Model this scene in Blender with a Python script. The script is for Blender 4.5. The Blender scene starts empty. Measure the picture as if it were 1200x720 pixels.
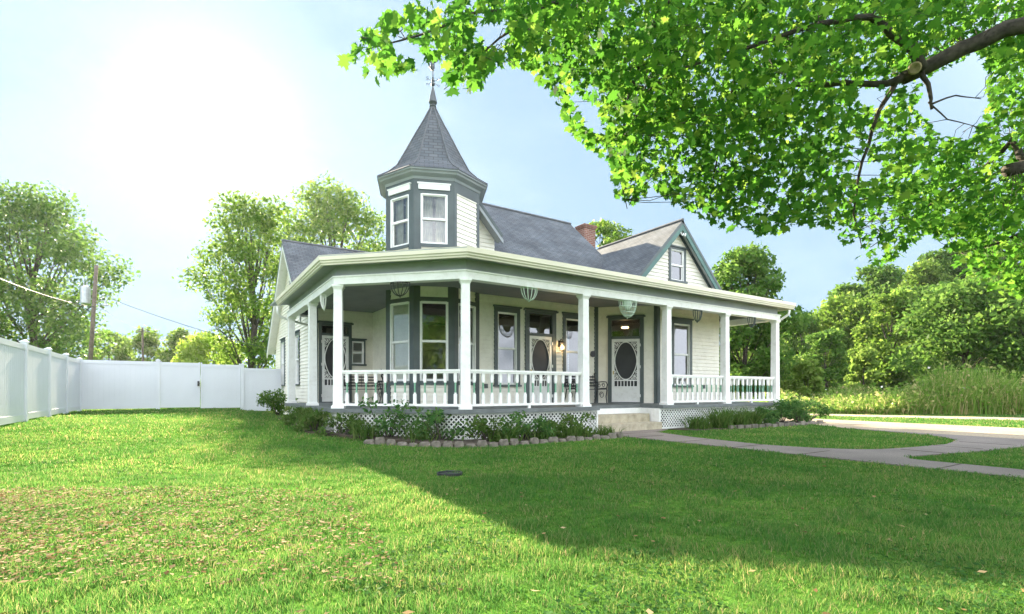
import bpy, math, random
import numpy as np
from mathutils import Vector
R_ = math.radians
random.seed(7); rng = np.random.default_rng(11)
SC = bpy.context.scene
COL = SC.collection

# ------------------------------------------------------------------ camera, sky, sun, exposure
CAMZ = 1.05
YAW = R_(32.8); SY, CY = math.sin(YAW), math.cos(YAW)
cam = bpy.data.cameras.new('camera'); co = bpy.data.objects.new('camera', cam); COL.objects.link(co)
co.location = (0, 0, CAMZ); co.rotation_euler = (R_(90), 0, -YAW)
cam.sensor_width = 36; cam.lens = 17.88; cam.shift_y = 0.0817; cam.clip_start = .05; cam.clip_end = 2000
SC.camera = co
SUN_AZ = R_(32.8 - 30.6); SUN_EL = R_(24.0)
wd = bpy.data.worlds.new('World'); SC.world = wd; wd.use_nodes = True
nt = wd.node_tree; bg = nt.nodes['Background']
sky = nt.nodes.new('ShaderNodeTexSky'); sky.sky_type = 'NISHITA'; sky.sun_disc = False
sky.sun_elevation = SUN_EL; sky.sun_rotation = SUN_AZ; sky.dust_density = .7; sky.air_density = 1.0; sky.ozone_density = 2.0
def vm(op, a, b):
    n = nt.nodes.new('ShaderNodeVectorMath'); n.operation = op
    for k, v in enumerate((a, b)):
        if isinstance(v, tuple): n.inputs[k].default_value = v
        else: nt.links.new(v, n.inputs[k])
    return n
# hazy summer sky: the Nishita sky rolled off towards the sun, with an unseen bright cloud bank added opposite the sun to fill the shade
gm = nt.nodes.new('ShaderNodeGamma'); gm.inputs[1].default_value = .12; nt.links.new(sky.outputs[0], gm.inputs[0])
haz = vm('MULTIPLY', gm.outputs[0], (.305, .43, .55))
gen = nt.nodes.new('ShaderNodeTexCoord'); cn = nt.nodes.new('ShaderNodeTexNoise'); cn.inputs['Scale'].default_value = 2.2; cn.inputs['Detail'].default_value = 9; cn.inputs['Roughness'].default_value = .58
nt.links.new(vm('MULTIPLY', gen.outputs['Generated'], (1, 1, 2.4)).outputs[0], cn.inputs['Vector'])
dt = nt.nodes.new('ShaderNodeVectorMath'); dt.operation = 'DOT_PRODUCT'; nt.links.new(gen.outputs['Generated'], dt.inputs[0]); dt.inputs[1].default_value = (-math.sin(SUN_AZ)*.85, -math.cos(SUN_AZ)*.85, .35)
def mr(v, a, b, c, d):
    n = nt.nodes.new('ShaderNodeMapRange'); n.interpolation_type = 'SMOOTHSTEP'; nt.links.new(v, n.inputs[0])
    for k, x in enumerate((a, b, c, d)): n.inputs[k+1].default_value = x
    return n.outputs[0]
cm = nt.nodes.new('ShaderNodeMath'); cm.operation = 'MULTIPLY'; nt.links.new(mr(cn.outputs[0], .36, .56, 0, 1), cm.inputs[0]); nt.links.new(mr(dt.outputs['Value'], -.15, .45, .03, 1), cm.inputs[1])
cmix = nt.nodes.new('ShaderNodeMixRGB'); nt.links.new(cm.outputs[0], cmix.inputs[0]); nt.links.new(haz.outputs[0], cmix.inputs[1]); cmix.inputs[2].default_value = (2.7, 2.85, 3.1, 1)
# the bright aureole of hazy air round the sun
ds = nt.nodes.new('ShaderNodeVectorMath'); ds.operation = 'DOT_PRODUCT'; nt.links.new(gen.outputs['Generated'], ds.inputs[0]); ds.inputs[1].default_value = (math.sin(SUN_AZ)*math.cos(SUN_EL), math.cos(SUN_AZ)*math.cos(SUN_EL), math.sin(SUN_EL))
pw = nt.nodes.new('ShaderNodeMath'); pw.operation = 'POWER'; pw.use_clamp = True; nt.links.new(ds.outputs['Value'], pw.inputs[0]); pw.inputs[1].default_value = 190
aur = nt.nodes.new('ShaderNodeMixRGB'); aur.blend_type = 'ADD'; aur.inputs[2].default_value = (.5, .42, .28, 1); nt.links.new(pw.outputs[0], aur.inputs[0]); nt.links.new(cmix.outputs[0], aur.inputs[1])
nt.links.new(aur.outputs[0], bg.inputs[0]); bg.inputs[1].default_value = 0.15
sl = bpy.data.lights.new('sun', 'SUN'); sl.energy = 2.8; sl.angle = R_(.6); sl.color = (1, .86, .62)
so = bpy.data.objects.new('sun', sl); COL.objects.link(so)
SD = Vector((math.sin(SUN_AZ)*math.cos(SUN_EL), math.cos(SUN_AZ)*math.cos(SUN_EL), math.sin(SUN_EL)))
so.rotation_euler = SD.to_track_quat('Z', 'Y').to_euler(); so.location = (0, 0, 30)
SC.view_settings.view_transform = 'Standard'; SC.view_settings.look = 'None'
SC.view_settings.exposure = 3.3; SC.view_settings.gamma = 1
try:
    SC.cycles.use_denoising = True
    SC.cycles.max_bounces = 8; SC.cycles.transparent_max_bounces = 16
    SC.cycles.diffuse_bounces = 4
    SC.cycles.sample_clamp_indirect = 6
except Exception: pass

def at(px, py, Y):
    """a photo pixel at camera depth Y -> world point"""
    X = (px - 600) / 596 * Y; Z = (458 - py) / 596 * Y + CAMZ
    return Vector((X*CY + Y*SY, -X*SY + Y*CY, Z))
def camxy(x, y): return x*CY - y*SY, x*SY + y*CY
def ss(x, a, b):
    t = np.clip((np.asarray(x, float) - a) / (b - a), 0, 1); return t*t*(3 - 2*t)
def terrain(x, y):
    x = np.asarray(x, float); y = np.asarray(y, float)
    X, Y = x*CY - y*SY, x*SY + y*CY
    z = .33 * ss(y, 7, 15.5) * ss(-x, -4.5, -1.0)
    z = z + .05*np.sin(x*.35+1)*np.sin(y*.3) * ss(-x, -2, 1)
    z = z + 17 * ss(Y, 42, 105) * ss(X/np.maximum(Y, 1), .46, .85)
    return z
def tz(x, y): return float(terrain(x, y))

# ------------------------------------------------------------------ materials
def new_mat(name):
    m = bpy.data.materials.new(name); m.use_nodes = True
    return m, m.node_tree.nodes, m.node_tree.links, m.node_tree.nodes['Principled BSDF']
def ramp(N, stops):
    r = N.new('ShaderNodeValToRGB'); e = r.color_ramp.elements
    while len(e) < len(stops): e.new(.5)
    for k, (p, c) in enumerate(stops): e[k].position = p; e[k].color = (*c, 1)
    return r
def paint(name, c, rough=.55, var=.1, scale=2.0, bump=.0, metallic=0, grime=0.):
    m, N, L, b = new_mat(name)
    tc = N.new('ShaderNodeTexCoord'); no = N.new('ShaderNodeTexNoise'); no.inputs['Scale'].default_value = scale
    no.inputs['Detail'].default_value = 6
    L.new(tc.outputs['Object'], no.inputs['Vector'])
    lo = [x*(1-var) for x in c]; hi = [min(1, x*(1+var*.6)) for x in c]
    r = ramp(N, [(.35, lo), (.65, hi)]); L.new(no.outputs[0], r.inputs[0]); out = r.outputs[0]
    if grime:
        n2 = N.new('ShaderNodeTexNoise'); n2.inputs['Scale'].default_value = 9; n2.inputs['Detail'].default_value = 8; L.new(tc.outputs['Object'], n2.inputs['Vector'])
        r2 = ramp(N, [(.5, (1, 1, 1)), (.78, (1-grime, 1-grime*1.1, 1-grime*1.3))]); L.new(n2.outputs[0], r2.inputs[0])
        mx = N.new('ShaderNodeMixRGB'); mx.blend_type = 'MULTIPLY'; mx.inputs[0].default_value = 1
        L.new(out, mx.inputs[1]); L.new(r2.outputs[0], mx.inputs[2]); out = mx.outputs[0]
    L.new(out, b.inputs['Base Color']); b.inputs['Roughness'].default_value = rough; b.inputs['Metallic'].default_value = metallic
    if bump:
        bp = N.new('ShaderNodeBump'); bp.inputs['Strength'].default_value = bump; bp.inputs['Distance'].default_value = .01
        n3 = N.new('ShaderNodeTexNoise'); n3.inputs['Scale'].default_value = 40; L.new(tc.outputs['Object'], n3.inputs['Vector'])
        L.new(n3.outputs[0], bp.inputs['Height']); L.new(bp.outputs[0], b.inputs['Normal'])
    return m
def leaf_mat(name, stops, trans=.5, tcol=1.35, rough=.45, patch=None):
    """random colour per leaf; light passes through the blade"""
    m, N, L, b = new_mat(name); out = N['Material Output']
    g = N.new('ShaderNodeNewGeometry'); r = ramp(N, stops); L.new(g.outputs['Random Per Island'], r.inputs[0]); c = r.outputs[0]
    if patch:
        tc = N.new('ShaderNodeTexCoord'); no = N.new('ShaderNodeTexNoise'); no.inputs['Scale'].default_value = patch[0]; no.inputs['Detail'].default_value = 5
        L.new(tc.outputs['Object'], no.inputs['Vector']); r2 = ramp(N, [(.38, patch[1]), (.62, patch[2])]); L.new(no.outputs[0], r2.inputs[0])
        mx = N.new('ShaderNodeMixRGB'); mx.blend_type = 'MULTIPLY'; mx.inputs[0].default_value = 1; L.new(c, mx.inputs[1]); L.new(r2.outputs[0], mx.inputs[2]); c = mx.outputs[0]
    L.new(c, b.inputs['Base Color']); b.inputs['Roughness'].default_value = rough
    b.inputs['Specular IOR Level'].default_value = .04
    t = N.new('ShaderNodeBsdfTranslucent'); hs = N.new('ShaderNodeHueSaturation'); hs.inputs['Value'].default_value = tcol; hs.inputs['Hue'].default_value = .492
    L.new(c, hs.inputs['Color']); L.new(hs.outputs[0], t.inputs[0])
    mix = N.new('ShaderNodeMixShader'); mix.inputs[0].default_value = trans
    L.new(b.outputs[0], mix.inputs[1]); L.new(t.outputs[0], mix.inputs[2]); L.new(mix.outputs[0], out.inputs[0])
    return m
M = {}
M['white'] = paint('white_paint', (.83, .825, .80), .5, .05, 3, grime=.12)
M['siding'] = paint('siding_paint', (.84, .80, .70), .55, .06, 2.5, grime=.10)
M['cream'] = paint('cream_gutter', (.66, .62, .475), .45, .06, 2)
M['trim'] = paint('green_grey_trim', (.074, .094, .095), .5, .15, 3)
M['green'] = paint('mint_green_paint', (.17, .36, .24), .5, .15, 5)
M['teal'] = paint('dark_teal_trim', (.055,.14,.12), .5, .15, 4)
M['frieze'] = paint('slate_frieze', (.29, .315, .325), .6, .12, 2)
M['ceil'] = paint('porch_ceiling', (.20, .215, .23), .7, .12, 2)
M['deck'] = paint('porch_deck_paint', (.13, .145, .145), .6, .2, 4, .2)
M['vinyl'] = paint('white_vinyl', (.60, .62, .66), .35, .03, 1.5)
M['lattice'] = paint('lattice_paint', (.80, .80, .77), .6, .08, 6, grime=.2)
M['iron'] = paint('black_iron', (.02, .02, .022), .45, .3, 8)
M['mintwire'] = paint('pale_wire', (.55, .66, .56), .5, .15, 8)
M['steel'] = paint('galvanised_steel', (.42, .44, .46), .4, .15, 6, metallic=.6)
M['slate'] = paint('dark_slate_metal', (.07,.078,.085), .5, .2, 6)
M['brass'] = paint('brass', (.5, .36, .12), .35, .15, 8, metallic=.8)
M['pole'] = paint('creosoted_wood', (.12, .09, .07), .8, .3, 5, .4)
M['soil'] = paint('bed_soil', (.06, .045, .03), .95, .4, 6, .6)
M['stone'] = paint('edging_stone', (.17, .148, .12), .9, .5, 5, .7)
M['step'] = paint('concrete_step', (.42, .37, .27), .85, .2, 5, .4, grime=.3)
M['bark'] = paint('bark', (.06, .048, .04), .95, .5, 14, .9)
M['barkcut'] = paint('cut_wood', (.34, .25, .15), .9, .3, 14, .4)
M['screen'] = paint('door_screen', (.03, .031, .034), .6, .2, 4)
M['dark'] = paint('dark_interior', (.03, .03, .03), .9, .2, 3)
M['curtain_sky_fill'] = paint('pale_curtain_sky_fill', (.62, .58, .46), .9, .2, 6)
M['wire'] = paint('cable', (.03, .03, .03), .6, .1, 3)
M['gold'] = paint('gold_leaf', (.5, .36, .1), .4, .1, 6)

def glass_mat():
    m, N, L, b = new_mat('window_glass'); out = N['Material Output']
    tr = N.new('ShaderNodeBsdfTransparent'); tr.inputs[0].default_value = (.72, .77, .76, 1)
    gl = N.new('ShaderNodeBsdfGlossy'); gl.inputs['Roughness'].default_value = .012; gl.inputs[0].default_value = (.95, .97, 1, 1)
    tc = N.new('ShaderNodeTexCoord'); no = N.new('ShaderNodeTexNoise'); no.inputs['Scale'].default_value = 1.6; L.new(tc.outputs['Object'], no.inputs['Vector'])
    bp = N.new('ShaderNodeBump'); bp.inputs['Strength'].default_value = .08; bp.inputs['Distance'].default_value = .02; L.new(no.outputs[0], bp.inputs['Height']); L.new(bp.outputs[0], gl.inputs['Normal'])
    fr = N.new('ShaderNodeFresnel'); fr.inputs[0].default_value = 1.6
    ma = N.new('ShaderNodeMath'); ma.operation = 'MULTIPLY_ADD'; ma.inputs[1].default_value = 1.6; ma.inputs[2].default_value = .045; ma.use_clamp = True
    L.new(fr.outputs[0], ma.inputs[0])
    mx = N.new('ShaderNodeMixShader'); L.new(ma.outputs[0], mx.inputs[0]); L.new(tr.outputs[0], mx.inputs[1]); L.new(gl.outputs[0], mx.inputs[2]); L.new(mx.outputs[0], out.inputs[0])
    return m
M['glass'] = glass_mat()
def emit_mat(name, c, s):
    m, N, L, b = new_mat(name); b.inputs['Base Color'].default_value = (*c, 1); b.inputs['Emission Color'].default_value = (*c, 1); b.inputs['Emission Strength'].default_value = s
    return m
M['bulb'] = emit_mat('lit_bulb', (1, .62, .25), 1.6)
def brick_uv(name, c1, c2, mortar, bw, bh, ms, rough=.9, bump=.5, offset=.5, noise=.35):
    m, N, L, b = new_mat(name)
    uv = N.new('ShaderNodeUVMap'); br = N.new('ShaderNodeTexBrick'); br.offset = offset
    br.inputs['Scale'].default_value = 1; br.inputs['Brick Width'].default_value = bw; br.inputs['Row Height'].default_value = bh; br.inputs['Mortar Size'].default_value = ms
    br.inputs['Color1'].default_value = (*c1, 1); br.inputs['Color2'].default_value = (*c2, 1); br.inputs['Mortar'].default_value = (*mortar, 1); br.inputs['Bias'].default_value = 0
    L.new(uv.outputs[0], br.inputs['Vector'])
    no = N.new('ShaderNodeTexNoise'); no.inputs['Scale'].default_value = 1.3; no.inputs['Detail'].default_value = 8; L.new(uv.outputs[0], no.inputs['Vector'])
    r = ramp(N, [(.3, (1-noise,)*3), (.7, (1+noise*.5,)*3)]); L.new(no.outputs[0], r.inputs[0])
    mx = N.new('ShaderNodeMixRGB'); mx.blend_type = 'MULTIPLY'; mx.inputs[0].default_value = 1; L.new(br.outputs[0], mx.inputs[1]); L.new(r.outputs[0], mx.inputs[2])
    L.new(mx.outputs[0], b.inputs['Base Color']); b.inputs['Roughness'].default_value = rough
    bp = N.new('ShaderNodeBump'); bp.inputs['Strength'].default_value = bump; bp.inputs['Distance'].default_value = .012; bp.invert = True
    L.new(br.outputs['Fac'], bp.inputs['Height']); L.new(bp.outputs[0], b.inputs['Normal'])
    return m
M['shingle'] = brick_uv('asphalt_shingle', (.085, .097, .112), (.122, .13, .142), (.05, .055, .06), .24, .115, .010)
M['ridge'] = paint('ridge_shingle', (.12,.125,.135), .9, .2, 5)
M['brick'] = brick_uv('red_brick', (.25, .09, .065), (.18, .07, .055), (.3, .26, .22), .21, .075, .01, noise=.3)

# ------------------------------------------------------------------ mesh builder
WL = {}     # world location of each parent
class MB:
    def __init__(s): s.v = []; s.f = []; s.m = []; s.uv = None; s.smooth = False
    def add(s, vs, fs, mi=0, uvs=None):
        o = len(s.v); s.v += [tuple(p) for p in vs]
        for k, f in enumerate(fs):
            s.f.append(tuple(i+o for i in f)); s.m.append(mi)
            if s.uv is not None: s.uv.append(uvs[k] if uvs else [(0, 0)]*len(f))
    def box(s, a, b, mi=0):
        (x0, y0, z0), (x1, y1, z1) = a, b
        s.add([(x0,y0,z0),(x1,y0,z0),(x1,y1,z0),(x0,y1,z0),(x0,y0,z1),(x1,y0,z1),(x1,y1,z1),(x0,y1,z1)],
              [(0,3,2,1),(4,5,6,7),(0,1,5,4),(1,2,6,5),(2,3,7,6),(3,0,4,7)], mi)
    def fbox(s, F, a0, a1, d0, d1, z0, z1, mi=0):
        P = [F.p(a, d, z) for z in (z0, z1) for (a, d) in ((a0,d1),(a1,d1),(a1,d0),(a0,d0))]
        s.add(P, [(0,3,2,1),(4,5,6,7),(0,1,5,4),(1,2,6,5),(2,3,7,6),(3,0,4,7)], mi)
    def fquad(s, F, a0, a1, d, z0, z1, mi=0):
        s.add([F.p(a0,d,z0), F.p(a1,d,z0), F.p(a1,d,z1), F.p(a0,d,z1)], [(0,1,2,3)], mi)
    def tube(s, pts, r, n=6, mi=0, cap=True):
        pts = [Vector(p) for p in pts]; rs = r if isinstance(r, (list, tuple)) else [r]*len(pts)
        o = len(s.v); k = len(pts); up = None
        for i, p in enumerate(pts):
            t = (pts[min(i+1, k-1)] - pts[max(i-1, 0)]).normalized()
            if up is None: up = Vector((0,0,1)) if abs(t.z) < .9 else Vector((1,0,0))
            x = t.cross(up).normalized(); y = x.cross(t).normalized(); up = y
            for j in range(n):
                a = 2*math.pi*j/n; s.v.append(tuple(p + (x*math.cos(a) + y*math.sin(a))*rs[i]))
        fs = [(o+i*n+j, o+i*n+(j+1) % n, o+(i+1)*n+(j+1) % n, o+(i+1)*n+j) for i in range(k-1) for j in range(n)]
        if cap: fs += [tuple(o+j for j in reversed(range(n))), tuple(o+(k-1)*n+j for j in range(n))]
        for f in fs:
            s.f.append(f); s.m.append(mi)
            if s.uv is not None: s.uv.append([(0, 0)]*len(f))
    def lathe(s, c, prof, n=16, mi=0, rot=0., closed=True):
        """prof: (radius, z) from bottom to top, around a vertical axis at c"""
        o = len(s.v); c = Vector(c)
        for (r, z) in prof:
            for j in range(n):
                a = 2*math.pi*j/n + rot; s.v.append((c.x + r*math.cos(a), c.y + r*math.sin(a), c.z + z))
        fs = [(o+i*n+j, o+i*n+(j+1) % n, o+(i+1)*n+(j+1) % n, o+(i+1)*n+j) for i in range(len(prof)-1) for j in range(n)]
        if closed: fs += [tuple(o+j for j in reversed(range(n))), tuple(o+(len(prof)-1)*n+j for j in range(n))]
        for f in fs:
            s.f.append(f); s.m.append(mi)
            if s.uv is not None: s.uv.append([(0, 0)]*len(f))
    def prism(s, poly, z0, z1, mi=0):
        n = len(poly)
        s.add([(x,y,z0) for x,y in poly] + [(x,y,z1) for x,y in poly], [tuple(reversed(range(n))), tuple(range(n, 2*n))] + [(i,(i+1)%n,n+(i+1)%n,n+i) for i in range(n)], mi)
    def sweep(s, line, d0, d1, z0, z1, mi=0):
        A, B = offset(line, d1), offset(line, d0); n = len(line)
        vs = [(x,y,z0) for x,y in A] + [(x,y,z1) for x,y in A] + [(x,y,z0) for x,y in B] + [(x,y,z1) for x,y in B]
        fs = []
        for i in range(n-1):
            a, b, c, d = i, n+i, 2*n+i, 3*n+i
            fs += [(a,a+1,b+1,b), (b,b+1,d+1,d), (c+1,c,d,d+1), (a+1,a,c,c+1)]
        fs += [(0,n,3*n,2*n), (n-1,3*n-1,4*n-1,2*n-1)]
        s.add(vs, fs, mi)
    def slab(s, quad, th, mi=0, edge=0):
        """roof slab: top face carries metric uv along its eave and up its slope"""
        q = [Vector(p) for p in quad]; n = (q[1]-q[0]).cross(q[2]-q[0]).normalized()
        if n.z < 0: q.reverse(); n = -n
        ex = n.cross(Vector((0,0,1)));
        ex = Vector((1,0,0)) if ex.length < 1e-4 else ex.normalized(); ey = n.cross(ex)
        dn = [p - n*th for p in q]; k = len(q)
        uv = [[(p.dot(ex), p.dot(ey)) for p in q]]
        s.add(q + dn, [tuple(range(k))], mi, uv)
        o = len(s.v) - 2*k
        for f in [tuple(reversed(range(k, 2*k)))] + [(i, k+i, k+(i+1)%k, (i+1)%k) for i in range(k)]:
            s.f.append(tuple(i+o for i in f)); s.m.append(edge)
            if s.uv is not None: s.uv.append([(0, 0)]*len(f))
    def build(s, name, mats, parent=None, smooth=False, loc=None):
        me = bpy.data.meshes.new(name); w = WL.get(parent.name, Vector()) if parent else (Vector(loc) if loc else Vector())
        me.from_pydata([(x-w.x, y-w.y, z-w.z) for x, y, z in s.v], [], s.f)
        for mm in (mats if isinstance(mats, (list, tuple)) else [mats]): me.materials.append(M[mm] if isinstance(mm, str) else mm)
        me.polygons.foreach_set('material_index', s.m)
        if smooth: me.polygons.foreach_set('use_smooth', [True]*len(s.f))
        if s.uv is not None:
            ul = me.uv_layers.new(name='UVMap'); flat = [c for f in s.uv for p in f for c in p]; ul.data.foreach_set('uv', flat)
        me.update()
        o = bpy.data.objects.new(name, me); COL.objects.link(o)
        if parent: o.parent = parent; WL[o.name] = w
        else: o.location = w; WL[o.name] = w
        return o
class UMB(MB):
    def __init__(s): super().__init__(); s.uv = []
def offset(line, d):
    P = [Vector((x, y)) for x, y in line]; out = []
    for i, p in enumerate(P):
        ns = []
        if i > 0: e = (p-P[i-1]).normalized(); ns.append(Vector((e.y, -e.x)))
        if i < len(P)-1: e = (P[i+1]-p).normalized(); ns.append(Vector((e.y, -e.x)))
        if len(ns) == 1: q = p + ns[0]*d
        else:
            m = (ns[0]+ns[1]).normalized(); q = p + m*(d/max(.2, m.dot(ns[0])))
        out.append((q.x, q.y))
    return out
class Frame:
    """wall frame: a runs along the wall, d outward, z up"""
    def __init__(s, p0, p1):
        s.o = Vector(p0); e = Vector(p1) - s.o; s.L = e.length; s.e = e.normalized(); s.n = Vector((s.e.y, -s.e.x))
    def p(s, a, d, z):
        q = s.o + s.e*a + s.n*d; return (q.x, q.y, z)
def tag(o, label, cat, group=None, kind=None):
    if label: o['label'] = label
    if cat: o['category'] = cat
    if group: o['group'] = group
    if kind: o['kind'] = kind
    return o
def thing(name, label, cat, loc=(0,0,0), group=None):
    o = bpy.data.objects.new(name, None); COL.objects.link(o); o.location = loc; WL[o.name] = Vector(loc)
    o.empty_display_size = .3
    return tag(o, label, cat, group)
def copy_tree(o, parent=None):
    c = o.copy(); COL.objects.link(c); c.parent = parent
    for ch in list(o.children): copy_tree(ch, c)
    return c
def np_mesh(name, V, F, mat, parent=None, nper=None, kind=None, smooth=False):
    """fast mesh from numpy: V (n,3), F list of arrays of equal-width faces"""
    me = bpy.data.meshes.new(name); V = np.asarray(V, np.float32)
    if parent: w = WL.get(parent.name, Vector()); V = V - np.array(w, np.float32)
    me.vertices.add(len(V)); me.vertices.foreach_set('co', V.ravel())
    loops = np.concatenate([f.ravel() for f in F]).astype(np.int32)
    sizes = np.concatenate([np.full(len(f), f.shape[1], np.int32) for f in F])
    starts = np.concatenate([[0], np.cumsum(sizes)[:-1]]).astype(np.int32)
    me.loops.add(len(loops)); me.loops.foreach_set('vertex_index', loops)
    me.polygons.add(len(sizes)); me.polygons.foreach_set('loop_start', starts); me.polygons.foreach_set('loop_total', sizes)
    if smooth: me.polygons.foreach_set('use_smooth', np.ones(len(sizes), bool))
    me.materials.append(mat); me.update(calc_edges=True)
    o = bpy.data.objects.new(name, me); COL.objects.link(o)
    if parent: o.parent = parent; WL[o.name] = w
    return o

# ------------------------------------------------------------------ setting: ground, paths
def coords(lo, hi, a, b, fine, n):
    mid = np.arange(a, b+1e-6, fine); t = np.linspace(0, 1, n)[1:]**2.2
    return np.concatenate([(a - (a-lo)*t)[::-1], mid, b + (hi-b)*t])
gx = coords(-500, 700, -9, 34, .5, 22); gy = coords(-60, 900, -4, 34, .5, 26)
GX, GY = np.meshgrid(gx, gy); GZ = terrain(GX, GY)
idx = np.arange(GX.size).reshape(GX.shape)
F4 = np.stack([idx[:-1,:-1], idx[:-1,1:], idx[1:,1:], idx[1:,:-1]], -1).reshape(-1, 4)
def ground_mat():
    m, N, L, b = new_mat('lawn_soil'); tc = N.new('ShaderNodeTexCoord')
    n1 = N.new('ShaderNodeTexNoise'); n1.inputs['Scale'].default_value = .5; n1.inputs['Detail'].default_value = 7; L.new(tc.outputs['Object'], n1.inputs['Vector'])
    n2 = N.new('ShaderNodeTexNoise'); n2.inputs['Scale'].default_value = 14; n2.inputs['Detail'].default_value = 8; L.new(tc.outputs['Object'], n2.inputs['Vector'])
    r1 = ramp(N, [(.3, (.05, .12, .018)), (.7, (.09, .19, .03))]); L.new(n1.outputs[0], r1.inputs[0])
    r2 = ramp(N, [(.35, (.5, .55, .4)), (.55, (1, 1, 1)), (.75, (1.3, 1.15, .9))]); L.new(n2.outputs[0], r2.inputs[0])
    mx = N.new('ShaderNodeMixRGB'); mx.blend_type = 'MULTIPLY'; mx.inputs[0].default_value = 1; L.new(r1.outputs[0], mx.inputs[1]); L.new(r2.outputs[0], mx.inputs[2])
    L.new(mx.outputs[0], b.inputs['Base Color']); b.inputs['Roughness'].default_value = .95; b.inputs['Specular IOR Level'].default_value = 0
    bp = N.new('ShaderNodeBump'); bp.inputs['Strength'].default_value = .8; bp.inputs['Distance'].default_value = .05; L.new(n2.outputs[0], bp.inputs['Height']); L.new(bp.outputs[0], b.inputs['Normal'])
    return m
g = np_mesh('ground', np.stack([GX.ravel(), GY.ravel(), GZ.ravel()], 1), [F4], ground_mat(), smooth=True); g['kind'] = 'structure'

def path_mat(name, c1, c2, sc=6, sp=60):
    m, N, L, b = new_mat(name); tc = N.new('ShaderNodeTexCoord')
    n1 = N.new('ShaderNodeTexNoise'); n1.inputs['Scale'].default_value = sc*.2; n1.inputs['Detail'].default_value = 9; L.new(tc.outputs['Object'], n1.inputs['Vector'])
    n2 = N.new('ShaderNodeTexNoise'); n2.inputs['Scale'].default_value = sp; n2.inputs['Detail'].default_value = 4; L.new(tc.outputs['Object'], n2.inputs['Vector'])
    r1 = ramp(N, [(.3, c1), (.7, c2)]); L.new(n1.outputs[0], r1.inputs[0]); r2 = ramp(N, [(.3, (.6, .6, .6)), (.7, (1.25, 1.25, 1.25))]); L.new(n2.outputs[0], r2.inputs[0])
    mx = N.new('ShaderNodeMixRGB'); mx.blend_type = 'MULTIPLY'; mx.inputs[0].default_value = 1; L.new(r1.outputs[0], mx.inputs[1]); L.new(r2.outputs[0], mx.inputs[2])
    L.new(mx.outputs[0], b.inputs['Base Color']); b.inputs['Roughness'].default_value = .9
    bp = N.new('ShaderNodeBump'); bp.inputs['Strength'].default_value = .5; bp.inputs['Distance'].default_value = .01; L.new(n2.outputs[0], bp.inputs['Height']); L.new(bp.outputs[0], b.inputs['Normal'])
    return m
M['walk'] = path_mat('walk_concrete', (.15, .122, .105), (.22, .182, .155))
M['gravel'] = path_mat('pale_gravel', (.29, .22, .145), (.40, .315, .21), 5, 25)
def bez(p, q, c, n=8): return [tuple((1-t)**2*np.array(p) + 2*t*(1-t)*np.array(c) + t*t*np.array(q)) for t in np.linspace(0, 1, n)]
walk_poly = [(8.38,9.0),(8.36,-6),(9.2,-6)] + bez((9.24,3.1),(9.9,3.3),(9.26,3.42),5) + [(11.1,3.02),(12.9,2.8),(13.7,2.3),(14.85,.9),(15.3,6.6)] + bez((15.2,6.4),(13.3,3.85),(14.7,4.1),10) + [(12.4,3.72),(11.2,3.86)] + bez((10.7,3.95),(9.34,5.6),(9.6,4.1),8) + [(9.5,7.2),(9.9,8.6),(9.9,9.0)]
mb = MB(); mb.prism(walk_poly, -.05, .018); o = mb.build('path', 'walk'); o['kind'] = 'structure'
mb = MB()
for q in (-3.4,-2.2,-1.0,.2,1.4,2.6,4.4,5.6,6.8,8.0): mb.box((8.37,q-.012,.01),(9.2 if q < 4 else 9.33,q+.012,.0215))
for q in (10.6,11.9,13.2): mb.box((q-.012,3.05 if q < 12 else 2.9,.01),(q+.012,3.82 if q < 12.5 else 3.75,.0215))
o = mb.build('path_joints', 'soil'); o['kind'] = 'structure'
drive = [(14.8,-8),(14.85,3.0),(15.35,6.7),(16.6,8.6),(17.0,12),(17.2,24),(20.2,24),(19.9,12),(19.5,7),(19.6,3),(20,-8)]
mb = MB(); mb.prism(drive, -.05, .012); o = mb.build('driveway', 'gravel'); o['kind'] = 'structure'
lane = [(27.5,-8),(25.3,4),(23.4,8),(21.9,11.5),(21.4,24),(23.6,24),(23.9,12),(25.6,8.6),(28.2,4.5),(31,-8)]
mb = MB(); mb.prism(lane, -.05, .01); o = mb.build('road', 'gravel'); o['kind'] = 'structure'
mb = MB(); mb.prism([(7.9,9.3),(8.1,8.75),(9.9,8.75),(10.9,9.2),(10.75,9.32)], -.05, .03); o = mb.build('pavement', 'walk'); o['kind'] = 'structure'

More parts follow.
